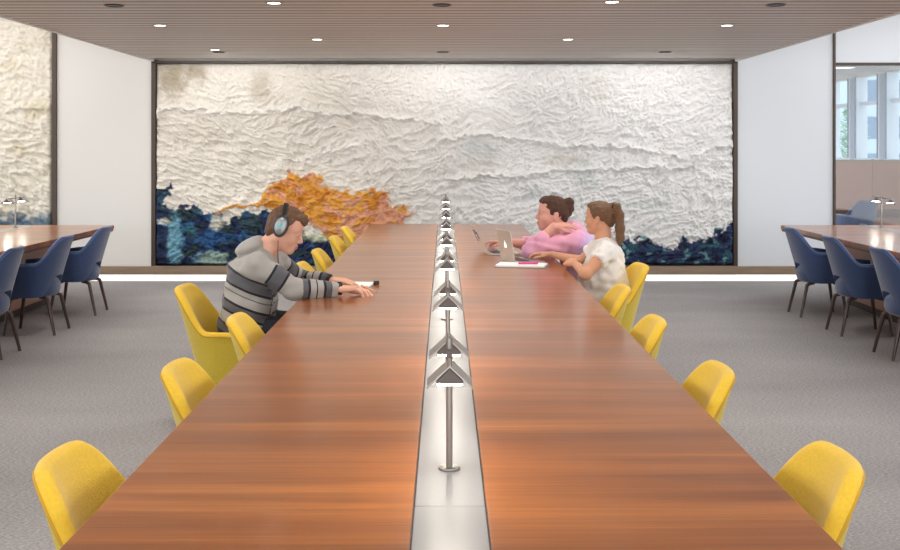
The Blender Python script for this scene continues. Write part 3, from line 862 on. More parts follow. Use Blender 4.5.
class Head:
    def __init__(s, c, yaw, pitch, sc=1, roll=0): s.c = np.array(c, float); s.R = rotm(yaw, pitch, roll); s.s = sc
    def p(s, x, y, z): return s.c+s.R @ (np.array((x, y, z), float)*s.s)
    def E(s, F, c, r, k=.012, mode='add', R=None, cuts=()):
        F.ell(s.p(*c), np.array(r)*s.s, k*s.s, s.R if R is None else s.R @ R, mode, [(s.p(*p), s.R @ (np.array(n, float)/np.linalg.norm(n))) for p, n in cuts])
    def K(s, F, a, b, ra, rb, k=.012, mode='add'): F.cone(s.p(*a), s.p(*b), ra*s.s, rb*s.s, k*s.s, mode)
    def build(s, F, female=False, full=0.0, cran=.097):
        w = 1+full
        s.E(F, (-.012+(.097-cran)*.9, 0, .032), (cran, .075, .084))
        s.E(F, (.030, 0, -.022), (.060, .058*w, .082), .03)
        s.E(F, (.056, 0, .045), (.036, .056, .045), .03)
        for y in (-1, 1):
            s.K(F, (-.012, y*.052*w, -.048), (.055, y*.016, -.098), .022, .016, .03)
            s.E(F, (.052, y*.034*w, -.034), (.028, .024, .026), .02)
            s.K(F, (.080, y*.008, .020), (.068, y*.045, .020), .010, .010, .016)
        s.E(F, (.068, 0, -.095), (.020, .022, .018), .02)
        s.E(F, (.074, 0, -.064), (.020, .026, .026), .018)
        for y in (-1, 1): s.E(F, (.097, y*.031, -.004), (.014, .017, .011), .016, 'sub')
        s.K(F, (.086, 0, .010), (.108, 0, -.034), .0075, .0105, .010)
        for y in (-1, 1): s.E(F, (.097, y*.012, -.040), (.010, .008, .008), .006)
        s.E(F, (.0945, 0, -.064), (.008, .021, .0055), .004)
        s.E(F, (.092, 0, -.0755), (.009, .018, .0065), .004)
        for y in (-1, 1):
            s.E(F, (.0795, y*.031, -.003), (.0135, .016, .0125), .004)
            a = math.radians(-16)
            Re = np.array([[math.cos(a), 0, math.sin(a)], [0, 1, 0], [-math.sin(a), 0, math.cos(a)]])
            s.E(F, (-.012, y*.077*w**.5, -.012), (.019, .008, .033), .006, R=Re)
            s.E(F, (-.008, y*.086*w**.5, -.010), (.009, .005, .018), .004, 'sub', R=Re)
    def lips(s, V, F):
        q = ((V[F].mean(1)-s.c) @ s.R)/s.s
        return ((np.abs(q[:, 2]+.0695) < .0105) & (q[:, 0] > .086) & (np.abs(q[:, 1]) < .021)).astype(np.int32)
    def eyes(s, parent, back=.002):
        for y in (-1, 1):
            mb = MB()
            mb.lathe([(.001, -.0118), (.007, -.0095), (.0112, -.004), (.0118, 0), (.0112, .004), (.007, .0095), (.001, .0118)], n=14)
            o = mb.build('eye', M['eye'], parent, smooth=True)
            Mx = Matrix(s.R.tolist()).to_4x4(); Mx.translation = Vector(s.p(.0835-back, y*.031, -.0045))
            o.matrix_world = Mx @ Matrix.Rotation(PI/2, 4, 'Y') @ Matrix.Scale(s.s, 4)
            d = 0 if back < .004 else -.007
            MB().tube([s.p(.0925, y*.021, .0035+d), s.p(.0945, y*.030, .0055+d), s.p(.0895, y*.043, .0025+d)], .0019, 6).build('eyelashes', M['black'], parent, smooth=True)
            i = MB().lathe([(.0052, .0103), (.0045, .0113), (.001, .0121)], n=14).build('iris', M['iris'], o, smooth=True)

def hand(F, wrist, fwd, up, side, curl=(15, 25, 15), sc=1, thumb=(.75, .6, -.3), spread=.06, extra=(0,0,0,0)):
    """side: +1 thumb towards cross(up,fwd), -1 the other way; curl in degrees per joint, towards -up"""
    f = np.array(fwd, float); f /= np.linalg.norm(f); u = np.array(up, float); u -= f*u.dot(f); u /= np.linalg.norm(u)
    t = np.cross(u, f)*side; w = np.array(wrist, float)
    P = lambda a, b, c: w+(f*a+t*b+u*c)*sc
    kn = [(.088, .029), (.093, .0095), (.087, -.010), (.077, -.028)]
    ln = [(.043, .026, .021), (.047, .030, .022), (.042, .028, .022), (.034, .021, .019)]
    for (a, b) in kn:
        F.cone(P(.0, b*.62, 0), P(a, b, 0), .0175*sc, .0112*sc, .010)
    for q, ((a, b), L) in enumerate(zip(kn, ln)):
        ang = 0; p = P(a, b, 0); dirs = spread*(1.5-q)*2/3
        rr = [.0100, .0090, .0082, .0070]
        if q == 3: rr = [x*.88 for x in rr]
        for j in range(3):
            ang += math.radians(curl[j]+(extra[q] if j < 2 else 0))
            d = f*math.cos(ang)*math.cos(dirs)+t*math.sin(dirs)*math.cos(ang)-u*math.sin(ang)
            e = p+d*L[j]*sc
            F.cone(p, e, rr[j]*sc, rr[j+1]*sc, .0035); p = e
    d = f*thumb[0]+t*thumb[1]+u*thumb[2]; d /= np.linalg.norm(d)
    p = P(.022, .020, -.004); d2 = d+f*.25; d2 /= np.linalg.norm(d2)
    for L, r0, r1, dd in ((.042, .0150, .0115, d), (.032, .0108, .0098, d2), (.026, .0098, .0080, d2)):
        e = p+dd*L*sc; F.cone(p, e, r0*sc, r1*sc, .006); p = e

def seg_t(V, a, b):
    a = np.array(a, float); b = np.array(b, float); ab = b-a
    t = ((V-a) @ ab)/(ab @ ab); tc = np.clip(t, 0, 1); d = np.linalg.norm(V-(a+tc[:, None]*ab), axis=1)
    return t, d

def legs(F, hip, knee, ankle, toe, r=(.085, .062, .045), k=.03):
    F.cone(hip, knee, r[0], r[1], k); F.cone(knee, ankle, r[1]*.95, r[2], k)

def shoes(parent, ankles, dirx):
    for a in ankles:
        F = Field((a[0]-.22, a[1]-.07, -.005), (a[0]+.22, a[1]+.07, .14), .006)
        F.ell((a[0]+dirx*.06, a[1], .036), (.135, .045, .036), .02)
        F.ell((a[0]-dirx*.01, a[1], .06), (.065, .040, .06), .03)
        F.cutplane((0, 0, 0.004), (0, 0, -1))
        V, Fc = F.mesh(); npmesh('shoe', V, Fc, M['shoe'], parent)

# ---- man in the striped hoodie, on the left, facing +x
def make_man():
    yc_ = 6.02
    H = Head((-.880, yc_, 1.100), math.radians(2), math.radians(-19), 1.035)
    pel = np.array((-1.08, yc_, .57)); cb = np.array((-1.048, yc_, .835)); nb = np.array((-.985, yc_, .98))
    shN = np.array((-.995, yc_-.185, .918)); shF = np.array((-.965, yc_+.185, .92))
    elN = np.array((-.805, 5.875, .79)); wrN = np.array((-.575, 5.955, .782))
    elF = np.array((-.86, 6.36, .79)); wrF = np.array((-.665, 6.30, .785))
    knees = [(-.63, yc_-.13, .53), (-.62, yc_+.14, .53)]; anks = [(-.68, yc_-.14, .09), (-.70, yc_+.16, .09)]
    root = thing('person', 'man in a grey striped hoodie leaning on the left of the table, writing', 'person', (0, 0, 0))
    F = Field((-1.36, 5.62, .0), (-.30, 6.52, 1.27), .0045)
    F.cone(pel-(0,.07,0), cb-(0,.075,0), .115, .105, .05); F.cone(pel+(0,.07,0), cb+(0,.075,0), .115, .105, .05)
    F.cone(cb, nb, .11, .06, .05); F.cone(shN-(0,0,.02), shF-(0,0,.02), .042, .042, .05)
    F.cone(nb-(.02,0,.02), H.p(-.02, 0, -.05), .058, .056, .03)
    for a, b, c in ((shN, elN, wrN), (shF, elF, wrF)):
        F.cone(a, b, .052, .040, .025); F.cone(b, c, .040, .026, .02)
    H.build(F, cran=.089)
    for kn, an in zip(knees, anks):
        hp = pel+np.array((0, kn[1]-yc_, -.01))*np.array((1, .65, 1)); legs(F, hp, kn, an, 1, (.08, .055, .036))
    hand(F, wrN+(.012, 0, 0), (1, .05, .03), (0, 0, 1), 1, (22, 30, 20), 1.05, thumb=(.8, .5, -.35), extra=(2, 0, 4, 8))
    hand(F, wrF+(.012, 0, 0), (1, -.28, -.02), (0, -.15, 1), -1, (12, 22, 15), 1.05, thumb=(.8, .5, -.3))
    V, Fc = F.mesh(); body = npmesh('body', V, Fc, [M['skin'], M['lip']], root, mi=H.lips(V, Fc))
    # hoodie
    G = Field((-1.36, 5.60, .45), (-.50, 6.54, 1.12), .006)
    for s in (-1, 1):
        G.cone(pel+(0, s*.075, .0), cb+(0, s*.08, 0), .148, .126, .06)
    G.cone(cb+(-.01,0,.02), nb-(.025, 0, .03), .126, .080, .06); G.cone(shN+(-.005,0,-.012), shF+(-.005,0,-.012), .068, .068, .05)
    G.ell((-1.055, yc_, 1.005), (.088, .12, .046), .02, rotm(0, math.radians(22)))
    G.ell((-1.095, yc_, .982), (.046, .10, .042), .012, rotm(0, math.radians(40)))
    for a, b, c in ((shN, elN, wrN), (shF, elF, wrF)):
        G.cone(a, b, .070, .060, .03); G.cone(b, b+(c-b)*.85, .058, .043, .02)
        e = b+(c-b)*.82; dd = (c-b)/np.linalg.norm(c-b)
        G.cone(e, e+dd*.02, .040, .038, .006)
    G.wrinkle(.0038, .085, 5)
    # neck opening
    G.ell(H.p(-.02, 0, -.155)+np.array((.030, 0, .060)), (.058, .060, .066), .012, mode='sub')
    V, Fc = G.mesh()
    # stripe coordinate: along torso (down from the neck) or along each sleeve
    dt = np.minimum(*[seg_t(V, nb+(0, s*.085, .0), pel+(0, s*.078, -.1))[1] for s in (-1, 1)])-.140
    tt = V[:, 2]
    best = dt.copy(); sc = tt*.62+.0
    along = np.maximum(1.03-V[:, 2]-.42*(V[:, 0]+1.2), 0)
    slv = np.full(len(V), 1.0); isl = np.zeros(len(V)); bs = np.full(len(V), 9.)
    for a, b, c in ((shN, elN, wrN), (shF, elF, wrF)):
        L1 = np.linalg.norm(b-a); L2 = np.linalg.norm(c-b)
        t1, d1 = seg_t(V, a, b); t2, d2 = seg_t(V, b, c)
        w1 = np.where(t1 > 1, 9, d1-.062); w2 = d2-.05
        dd = np.minimum(d1-.062, d2-.05)
        pos = np.where(d1-.062 < d2-.05, 1+np.clip(t1, 0, 1)*L1, 1+L1+np.clip(t2, 0, 1.1)*L2)
        m = dd < bs; slv = np.where(m, pos, slv); bs = np.where(m, dd, bs)
    isl = (bs < dt).astype(float)
    lg, dg, bk = lin(164, 161, 156), lin(92, 92, 96), lin(34, 34, 40); mg = lin(132, 130, 130)
    Tn = 1.7
    S_ = lambda x, c: (x/Tn, c)
    st_t = [(0, lg), S_(.095, bk), S_(.108, dg), S_(.168, bk), S_(.181, lg), S_(.210, dg), S_(.215, lg), S_(.264, bk), S_(.277, dg), S_(.314, bk), S_(.328, lg), S_(.39, bk), S_(.404, dg), S_(.44, bk)]
    st_s = [(0, lg), S_(1.075, bk), S_(1.088, dg), S_(1.150, bk), S_(1.163, lg), S_(1.25, dg), S_(1.297, bk), S_(1.309, lg), S_(1.345, bk), S_(1.352, lg), S_(1.385, bk), S_(1.40, dg), S_(1.43, lg)]
    fm = attr_mat('striped_fleece', 'stripe', st_t, .9, .2, (220, .2))
    nt = fm.node_tree; r1 = [n for n in nt.nodes if n.type == 'VALTORGB'][0]
    r2 = nt.nodes.new('ShaderNodeValToRGB'); r2.color_ramp.interpolation = 'CONSTANT'; e = r2.color_ramp.elements
    e.remove(e[-1]); e[0].position = 0; e[0].color = lg
    for p, cc in st_s[1:]: x = e.new(p); x.color = cc
    a2 = nt.nodes.new('ShaderNodeAttribute'); a2.attribute_name = 'sleeve_stripe'; nt.links.new(a2.outputs['Fac'], r2.inputs[0])
    a3 = nt.nodes.new('ShaderNodeAttribute'); a3.attribute_name = 'sleeve'
    gt = nt.nodes.new('ShaderNodeMath'); gt.operation = 'GREATER_THAN'; gt.inputs[1].default_value = .5; nt.links.new(a3.outputs['Fac'], gt.inputs[0])
    mx = nt.nodes.new('ShaderNodeMix'); mx.data_type = 'RGBA'; nt.links.new(gt.outputs[0], mx.inputs[0])
    nt.links.new(r1.outputs[0], mx.inputs[6]); nt.links.new(r2.outputs[0], mx.inputs[7])
    nt.links.new(mx.outputs[2], nt.nodes['Principled BSDF'].inputs['Base Color'])
    npmesh('hoodie', V, Fc, fm, root, True, {'stripe': ('FLOAT', along/Tn), 'sleeve_stripe': ('FLOAT', slv/Tn), 'sleeve': ('FLOAT', isl)})
    # trousers
    G = Field((-1.34, 5.70, .06), (-.50, 6.34, .68), .008)
    for s in (-1, 1): G.cone(pel+(0, s*.06, -.01), pel+(.02, s*.06, .03), .125, .125, .03)
    for kn, an in zip(knees, anks):
        hp = pel+np.array((0, (kn[1]-yc_)*.65, -.01)); G.cone(hp, kn, .098, .075, .03); G.cone(kn, np.array(an)+(0,0,.02), .072, .06, .02)
    V, Fc = G.mesh(); npmesh('trousers', V, Fc, M['denim'], root)
    shoes(root, anks, 1)
    # hair
    G = Field(H.c-.2, H.c+.2, .004)
    cut = [((.008, 0, .010), (.80, 0, -.62))]
    H.E(G, (-.004, 0, .036), (.095, .082, .089), .01, cuts=cut)
    H.E(G, (-.060, 0, -.020), (.034, .058, .048), .02)
    H.E(G, (.055, 0, .088), (.052, .058, .026), .02); H.E(G, (.086, 0, .068), (.024, .050, .020), .015)
    H.E(G, (.005, .0, .105), (.06, .05, .02), .02)
    for y in (-1, 1): H.E(G, (-.004, y*.074, .018), (.016, .010, .034), .01)
    G.wrinkle(.0018, .03, 9)
    V, Fc = G.mesh(); npmesh('hair', V, Fc, M['hair_brown'], root)
    H.eyes(root, .005)
    for y in (-1, 1):
        o = MB().tube([H.p(.0925, y*.014, .024), H.p(.088, y*.03, .028), H.p(.076, y*.048, .023)], [.004, .005, .003], 8).build('eyebrow', M['hair_brown'], root, smooth=True)
    # headphones: a thing of their own
    hp = thing('headphones', 'black over-ear headphones with silver ear cups on the man', 'headphones', tuple(H.c))
    inv = Matrix.Translation(-Vector(H.c))
    loc = lambda x, y, z: tuple(np.array(H.p(x, y, z))-H.c)
    pts = [loc(-.002, .098*math.cos(a), .004+.126*math.sin(a)) for a in np.linspace(math.radians(8), math.radians(172), 28)]
    mb = MB(); n = len(pts)
    Rr = H.R; P = []
    for i, a in enumerate(np.linspace(math.radians(8), math.radians(172), 28)):
        row = []
        for (w, r) in ((-.013, 0), (-.012, .006), (.012, .006), (.013, 0), (.011, -.006), (-.011, -.006)):
            row.append(loc(.004+w-.034*math.sin(a), (.098+r)*math.cos(a), .014+(.116+r)*math.sin(a)))
        P.append(row)
    mb.grid(np.array(P), closed_v=True); mb.build('headband', M['black'], hp, smooth=True)
    for s in (-1, 1):
        Rz = Matrix(H.R.tolist()) @ Matrix.Rotation(-s*PI/2, 3, 'X')
        c = loc(-.012, s*.086, .022)
        Sx = Matrix(((.84,0,0),(0,1.28,0),(0,0,1)))
        k = H.s
        cu = MB().lathe([(.030*k, -.006*k), (.044*k, -.004*k), (.0475*k, .006*k), (.043*k, .014*k), (.028*k, .014*k)], c, 28, Rz @ Sx).build('ear_cushion', M['black'], hp, smooth=True)
        MB().lathe([(.035*k, .012*k), (.036*k, .020*k), (.030*k, .027*k), (.012*k, .029*k)], c, 28, Rz @ Sx).build('ear_cup', M['silver'], hp, smooth=True)
        MB().lathe([(.014*k, .028*k), (.012*k, .0305*k)], c, 20, Rz @ Sx).build('badge', M['teal'], hp, smooth=True)
    c0 = H.p(.0, -.098, -.055)
    MB().tube([np.array(q)-H.c for q in (c0, c0+(.0, -.01, -.05), c0+(.005, -.03, -.12), (-.955, 5.80, .86), (-.905, 5.80, .76), (-.93, 5.84, .66))], .0022, 6).build('cable', M['black'], hp, smooth=True)
    # wristbands
    for wr, el, lb in ((wrN, elN, 'black watch on the wrist of the hand holding the pencil'), (wrF, elF, 'dark band on the far wrist of the man in the hoodie')):
        d = (wr-el)/np.linalg.norm(wr-el); p = wr+d*.006
        w = thing('wristwatch', lb, 'watch', tuple(p))
        q = Matrix(Vector(d).to_track_quat('Z', 'Y').to_matrix().to_3x3())
        MB().lathe([(.0285, -.012), (.0335, -.011), (.0345, 0), (.0335, .011), (.0285, .012)], n=28, M=q).build('strap', M['black'], w, smooth=True)
        MB().box(-.013, .013, -.013, .013, .031, .038).build('case', M['black'], w, bevel=.003)
    return H
make_man()
# what the man works with
t = thing('notepad', 'small white notepad under the hands of the man in the hoodie', 'notepad', (-.50, 6.43, TZ), -.12)
MB().box(-.075, .075, -.09, .09, .001, .012).build('pages', M['paper'], t, bevel=.002)
MB().box(-.077, .077, -.092, .092, 0, .003).build('back_cover', M['grey_cover'], t)
t = thing('eraser', 'small black eraser at the far corner of the white notepad', 'eraser', (-.400, 6.46, TZ), .3)
MB().box(-.016, .016, -.011, .011, 0, .024).build('block', M['black'], t, bevel=.004)
M['pencil'] = mat('pencil_orange', lin(236, 170, 110), .45)
t = thing('pencil', 'pale orange pencil held in the hand with the watch', 'pencil', (-.40, 6.06, TZ))
MB().tube([(-.055, -.05, .055), (.018, .035, .008)], .0038, 6).build('shaft', M['pencil'], t)
MB().tube([(.018, .035, .008), (.028, .047, .001)], [.0038, .0008], 6).build('tip', M['leg_light'], t)

# ---- woman in the white tee, right, facing -x
def make_white():
    yc_ = 7.10
    H = Head((1.005, yc_+.02, 1.09), PI-math.radians(31), math.radians(2), .91)
    pel = np.array((1.06, yc_, .57)); cb = np.array((1.04, yc_, .84)); nb = np.array((1.025, yc_, .955))
    shN = np.array((1.025, yc_-.165, .895)); shF = np.array((1.02, yc_+.165, .895))
    elN = np.array((.875, 6.84, .762)); wrN = np.array((.84, 7.08, .80))
    elF = np.array((.915, 7.36, .785)); wrF = np.array((.755, 7.68, .80))
    knees = [(.60, yc_-.11, .53), (.60, yc_+.11, .53)]; anks = [(.66, yc_-.10, .09), (.64, yc_+.12, .09)]
    root = thing('person', 'woman with a ponytail in a white tee, seated at the right of the table', 'person')
    F = Field((.46, 6.72, .0), (1.26, 7.80, 1.24), .0045)
    for s in (-1, 1): F.cone(pel+(0, s*.075, 0), cb+(0, s*.06, 0), .105, .082, .06)
    F.cone(cb, nb, .085, .05, .05); F.cone(shN, shF, .042, .042, .04)
    F.cone(nb-(0,0,.02), H.p(-.03, 0, -.05), .046, .048, .03)
    for a, b, c in ((shN, elN, wrN), (shF, elF, wrF)):
        F.cone(a, b, .045, .036, .025); F.cone(b, c, .038, .022, .02)
    H.build(F, True)
    for kn, an in zip(knees, anks):
        legs(F, pel+np.array((0, (kn[1]-yc_)*.65, -.01)), kn, an, 1, (.08, .052, .034))
    hand(F, wrN+(-.008, .006, .004), (-.35, .85, .0), (-.55, 0, .8), -1, (18, 34, 22), .92, thumb=(.7, .6, -.4))
    hand(F, wrF+(-.010, .008, 0), (-.85, .35, .05), (0, 0, 1), 1, (12, 26, 18), .92, thumb=(.8, .5, -.3))
    V, Fc = F.mesh(); npmesh('body', V, Fc, [M['skin_tan'], M['lip']], root, mi=H.lips(V, Fc))
    G = Field((.78, 6.74, .44), (1.28, 7.46, 1.0), .006)
    for s in (-1, 1):
        G.cone(pel+(.005, s*.075, .0), cb+(0, s*.062, 0), .128, .104, .06)
    G.ell(pel+(-.13, 0, .0), (.15, .165, .10), .05); G.ell(pel+(-.075, 0, .13), (.12, .15, .13), .05)
    G.cone(cb, nb-(0, 0, .03), .105, .068, .05); G.cone(shN+(0,0,-.006), shF+(0,0,-.006), .055, .055, .05)
    for a, b in ((shN, elN), (shF, elF)):
        e = a+(b-a)*.46; dd = (b-a)/np.linalg.norm(b-a)
        G.cone(a, e+dd*.03, .056, .058, .03, cut=(e, dd))
    G.wrinkle(.0045, .075, 12)
    G.ell(nb+(-.02, 0, .045), (.064, .068, .055), .01, mode='sub')
    V, Fc = G.mesh(); npmesh('t_shirt', V, Fc, M['tee'], root)
    G = Field((.5, 6.84, .05), (1.24, 7.36, .62), .008)
    for s in (-1, 1): G.cone(pel+(0, s*.06, -.01), pel+(-.03, s*.06, -.01), .118, .112, .03)
    for kn, an in zip(knees, anks):
        G.cone(pel+np.array((0, (kn[1]-yc_)*.65, -.01)), kn, .09, .064, .03); G.cone(kn, np.array(an)+(0,0,.03), .062, .048, .02)
    V, Fc = G.mesh(); npmesh('trousers', V, Fc, M['denim'], root)
    shoes(root, anks, -1)
    G = Field(H.c-.3, H.c+.25, .004)
    H.E(G, (-.010, 0, .036), (.104, .079, .086), .01, cuts=[((.030, 0, .014), (.82, 0, -.57))])
    H.E(G, (.035, 0, .086), (.06, .055, .030), .02)
    H.E(G, (-.085, 0, .0), (.03, .055, .06), .02)
    H.E(G, (-.098, 0, .085), (.024, .022, .022), .012)
    tail = [H.p(-.095, 0, .095), H.p(-.128, 0, .088), H.p(-.150, 0, .03), H.p(-.155, .0, -.06), H.p(-.160, .0, -.13), H.p(-.155, 0, -.185)]
    for (a, b), (r0, r1) in zip(zip(tail[:-1], tail[1:]), ((.018, .022), (.022, .026), (.026, .028), (.028, .025), (.025, .007))): G.cone(a, b, r0, r1, .02)
    G.wrinkle(.0014, .03, 21)
    V, Fc = G.mesh(); hr = npmesh('hair', V, Fc, M['hair_blond'], root)
    MB().tube([H.p(-.104, .024*math.cos(a), .092+.024*math.sin(a)) for a in np.linspace(0, 2*PI, 18)], .005, 8, False).build('hair_tie', M['black'], root, smooth=True)
    H.eyes(root)
    for y in (-1, 1):
        MB().tube([H.p(.0925, y*.014, .024), H.p(.088, y*.03, .028), H.p(.076, y*.048, .022)], [.003, .004, .0022], 8).build('eyebrow', M['hair_dark'], root, smooth=True)
make_white()

# ---- woman in the pink hoodie, further along, leaning on her arm
def make_pink():
    yc_ = 8.12
    H = Head((.797, yc_, 1.056), PI+math.radians(3), math.radians(5), 1.08)
    pel = np.array((1.05, yc_, .57)); cb = np.array((.978, yc_, .80)); nb = np.array((.90, yc_, .931))
    shN = np.array((.94, yc_-.205, .874)); shF = np.array((.885, yc_+.20, .874))
    elN = np.array((.618, 7.90, .805)); wrN = np.array((.785, 7.90, .975))
    elF = np.array((.665, 8.40, .80)); wrF = np.array((.475, 8.30, .832))
    knees = [(.58, yc_-.13, .53), (.58, yc_+.13, .53)]; anks = [(.64, yc_-.12, .09), (.66, yc_+.14, .09)]
    root = thing('person', 'woman with a hair bun in a pink hoodie, leaning on the table', 'person')
    F = Field((.22, 7.70, .0), (1.30, 8.62, 1.25), .0045)
    for s in (-1, 1): F.cone(pel+(0, s*.09, 0), cb+(0, s*.08, 0), .125, .112, .06)
    F.cone(cb, nb, .11, .06, .05); F.cone(shN, shF, .055, .055, .05)
    F.cone(nb-(0,0,.02), H.p(-.025, 0, -.05), .056, .056, .03)
    F.cone(shN, elN, .055, .046, .025); F.cone(elN, wrN, .046, .032, .02)
    F.cone(shF, elF, .055, .044, .025); F.cone(elF, wrF, .046, .028, .02)
    H.build(F, True, .12)
    for kn, an in zip(knees, anks):
        legs(F, pel+np.array((0, (kn[1]-yc_)*.65, -.01)), kn, an, 1, (.095, .062, .04))
    hand(F, wrN+(.004, 0, .006), (.95, .10, .10), (-.12, -.35, .92), -1, (14, 26, 20), .98, thumb=(.8, .45, -.35))
    hand(F, wrF, (-1, .0, .05), (0, .1, 1), 1, (20, 40, 30), .98, thumb=(.8, .5, -.35), extra=(-18, 10, 16, 18))
    V, Fc = F.mesh(); npmesh('body', V, Fc, [M['skin_rosy'], M['lip']], root, mi=H.lips(V, Fc))
    G = Field((.44, 7.72, .44), (1.32, 8.60, 1.08), .006)
    for s in (-1, 1): G.cone(pel+(0, s*.09, .0), cb+(0, s*.085, 0), .150, .135, .06)
    G.cone(cb+(.01, 0, .01), nb+(.02, 0, -.03), .135, .085, .06); G.cone(shN+(0,0,-.012), shF+(0,0,-.012), .080, .080, .06)
    G.ell((.96, yc_, .940), (.078, .13, .062), .03, rotm(0, math.radians(-34)))
    G.cone(shN, elN+(.01,0,0), .080, .066, .03); G.cone(elN, elN+(wrN-elN)*.42, .064, .060, .02)
    e = elN+(wrN-elN)*.42; dd = (wrN-elN)/np.linalg.norm(wrN-elN); G.cone(e, e+dd*.02, .062, .060, .006)
    G.cone(shF, elF, .080, .066, .03); e = elF+(wrF-elF)*.12; dd = (wrF-elF)/np.linalg.norm(wrF-elF)
    G.cone(elF, e, .066, .060, .02); G.cone(e, e+dd*.02, .062, .060, .006)
    G.wrinkle(.0040, .08, 33)
    G.ell(H.p(-.03, 0, -.15)+np.array((-.03, 0, .035)), (.072, .074, .07), .012, mode='sub')
    # the bare arm and hand come out in front of the hood
    G.cone(elN+(wrN-elN)*.55, wrN+(.10, .005, .02), .030, .026, .008, mode='sub')
    V, Fc = G.mesh()
    lav = sstep(.87, 1.05, V[:, 0]-.25*(V[:, 2]-.85))*sstep(.99, .90, V[:, 2])
    npmesh('hoodie', V, Fc, attr_mat('pink_knit', 'tint', [(0, lin(238, 172, 196)), (.35, lin(232, 170, 204)), (1, lin(206, 176, 224))], .9, .25, (240, .3), 'LINEAR'), root, True, {'tint': ('FLOAT', lav)})
    G = Field((.46, 7.74, .05), (1.28, 8.48, .64), .008)
    for s in (-1, 1): G.cone(pel+(0, s*.07, -.01), pel+(-.03, s*.07, -.01), .13, .125, .03)
    for kn, an in zip(knees, anks):
        G.cone(pel+np.array((0, (kn[1]-yc_)*.65, -.01)), kn, .105, .076, .03); G.cone(kn, np.array(an)+(0,0,.03), .074, .055, .02)
    V, Fc = G.mesh(); npmesh('trousers', V, Fc, M['denim'], root)
    shoes(root, anks, -1)
    G = Field(H.c-.25, H.c+.25, .004)
    H.E(G, (-.010, 0, .036), (.104, .080, .087), .01, cuts=[((.030, 0, .012), (.80, 0, -.60))])
    H.E(G, (.034, 0, .086), (.06, .058, .028), .035)
    H.E(G, (-.080, 0, -.005), (.03, .058, .06), .02)
    for c, r in (((-.092, 0, .066), .046), ((-.104, .012, .088), .036), ((-.112, -.012, .046), .036), ((-.100, 0, .020), .034)): H.E(G, c, (r, r*1.05, r*.95), .008)
    G.wrinkle(.002, .026, 41)
    V, Fc = G.mesh(); npmesh('hair', V, Fc, M['hair_dark'], root)
    H.eyes(root)
    for y in (-1, 1):
        MB().tube([H.p(.0925, y*.014, .024), H.p(.088, y*.03, .028), H.p(.076, y*.048, .022)], [.003, .004, .0022], 8).build('eyebrow', M['hair_dark'], root, smooth=True)
make_pink()

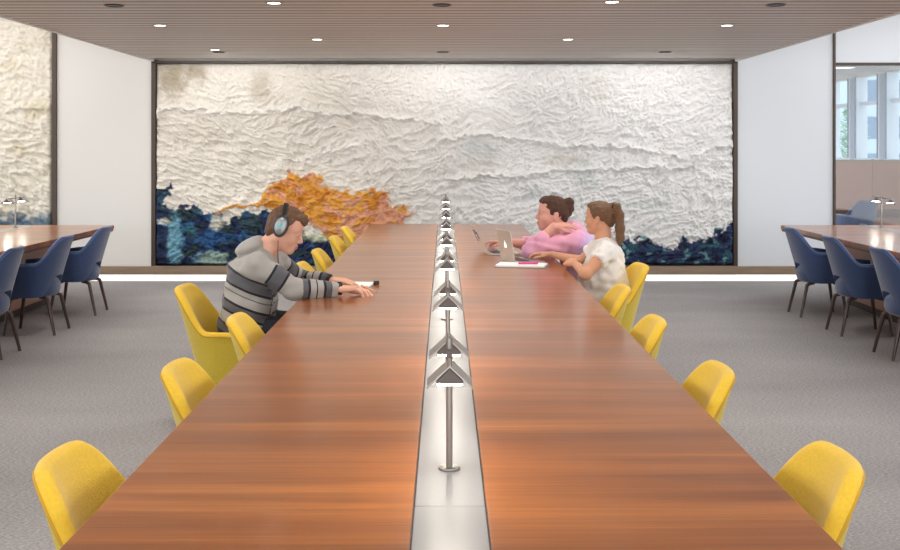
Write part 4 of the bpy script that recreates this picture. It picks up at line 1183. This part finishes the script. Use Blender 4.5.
# ---- laptops, binder, pen
def laptop(label, loc, rz, lid_deg, W_=.30, D=.205, stickers=False, logo=False):
    """local: hinge along y at x=0, keyboard deck towards +x, lid leans to -x"""
    t = thing('laptop', label, 'laptop', loc, rz, 'laptops on the long table')
    MB().box(0, D, -W_/2, W_/2, .001, .014).build('base', M['laptop'], t, bevel=.003)
    MB().box(.03, .115, -W_/2+.02, W_/2-.02, .0142, .0155).build('keyboard', M['laptop_dark'], t)
    MB().box(.13, .195, -.05, .05, .0142, .0150).build('trackpad', M['grey_cover'], t)
    a = math.radians(lid_deg)
    Mx = Matrix.Translation((.0, 0, .013)) @ Matrix.Rotation(-a, 4, 'Y')
    mb = MB(); mb.box(-.006, 0, -W_/2, W_/2, 0, D, Mx); lid = mb.build('lid', M['laptop'], t, bevel=.002)
    mb = MB(); mb.box(0, .001, -W_/2+.012, W_/2-.012, .012, D-.012, Mx); mb.build('screen', M['screen'], lid)
    if logo:
        # a bitten fruit outline, lit, in the middle of the lid back
        P = []
        for k in range(40):
            q = 2*PI*k/40; r = .019*(1+.10*math.cos(2*q)-.07*math.exp(-((q-PI/2)/.35)**2)-.06*math.exp(-((q-1.5*PI)/.3)**2))
            y, z = r*math.cos(q), r*math.sin(q)*1.08
            dx, dz = y-.026, z-.003; dd = math.hypot(dx, dz)
            if dd < .0105: y, z = .026+dx/dd*.0105, .003+dz/dd*.0105
            P.append((y, z))
        Mb = MB(); n = len(P)
        Mb.add([Mx @ Vector((-.0068, y, z+D*.5)) for y, z in P]+[Mx @ Vector((-.0055, y, z+D*.5)) for y, z in P], [tuple(range(n))]+[(i, (i+1) % n, (i+1) % n+n, i+n) for i in range(n)])
        Mb.lathe([(.001, -.0001), (.006, 0), (.001, .0006)], tuple(Mx @ Vector((-.0066, .004, D*.5+.027))), 12, Mx.to_3x3() @ Matrix.Rotation(-PI/2, 3, 'Y') @ Matrix(((1.3,0,0),(0,.6,0),(0,0,1))))
        Mb.build('logo', M['logo'], lid)
    if stickers:
        for (y, z, w, h, m) in ((.06, .165, .05, .05, 'st1'), (-.02, .175, .06, .035, 'st2'), (.085, .11, .04, .045, 'st2'), (-.07, .15, .05, .06, 'st1'), (.0, .12, .035, .04, 'st3')):
            mb = MB(); mb.box(-.0068, -.0055, y-w/2, y+w/2, z-h/2, z+h/2, Mx); mb.build('sticker', M[m], lid, bevel=.0005)
    return t
M['st1'] = mat('maroon_sticker', lin(96, 52, 76), .5); M['st2'] = mat('navy_sticker', lin(62, 62, 104), .5); M['st3'] = mat('grey_sticker', lin(120, 116, 124), .5)
laptop('open laptop with dark stickers on its lid, farther of the two', (.315, 8.36, TZ), math.radians(8), 27, .32, .235, stickers=True)
laptop('open silver laptop with a glowing mark on its lid, nearer of the two', (.452, 7.76, TZ), math.radians(16), 10, .30, .215, logo=True)
t = thing('binder', 'white binder lying flat in front of the silver laptop', 'binder', (.525, 7.46, TZ), math.radians(-12))
MB().box(-.17, .17, -.11, .11, 0, .006).build('cover', M['grey_cover'], t, bevel=.002)
MB().box(-.166, .164, -.105, .105, .006, .017).build('pages', M['paper'], t, bevel=.002)
t = thing('highlighter', 'pink highlighter pen lying on the white binder', 'pen', (.565, 7.44, TZ+.017+.007), math.radians(4))
MB().tube([(-.065, 0, 0), (.03, 0, 0)], .007, 12).build('barrel', M['pink'], t, smooth=True)
MB().tube([(.03, 0, 0), (.065, 0, 0), (.068, 0, 0)], [.0078, .0075, .006], 12).build('cap', M['pink'], t, smooth=True)
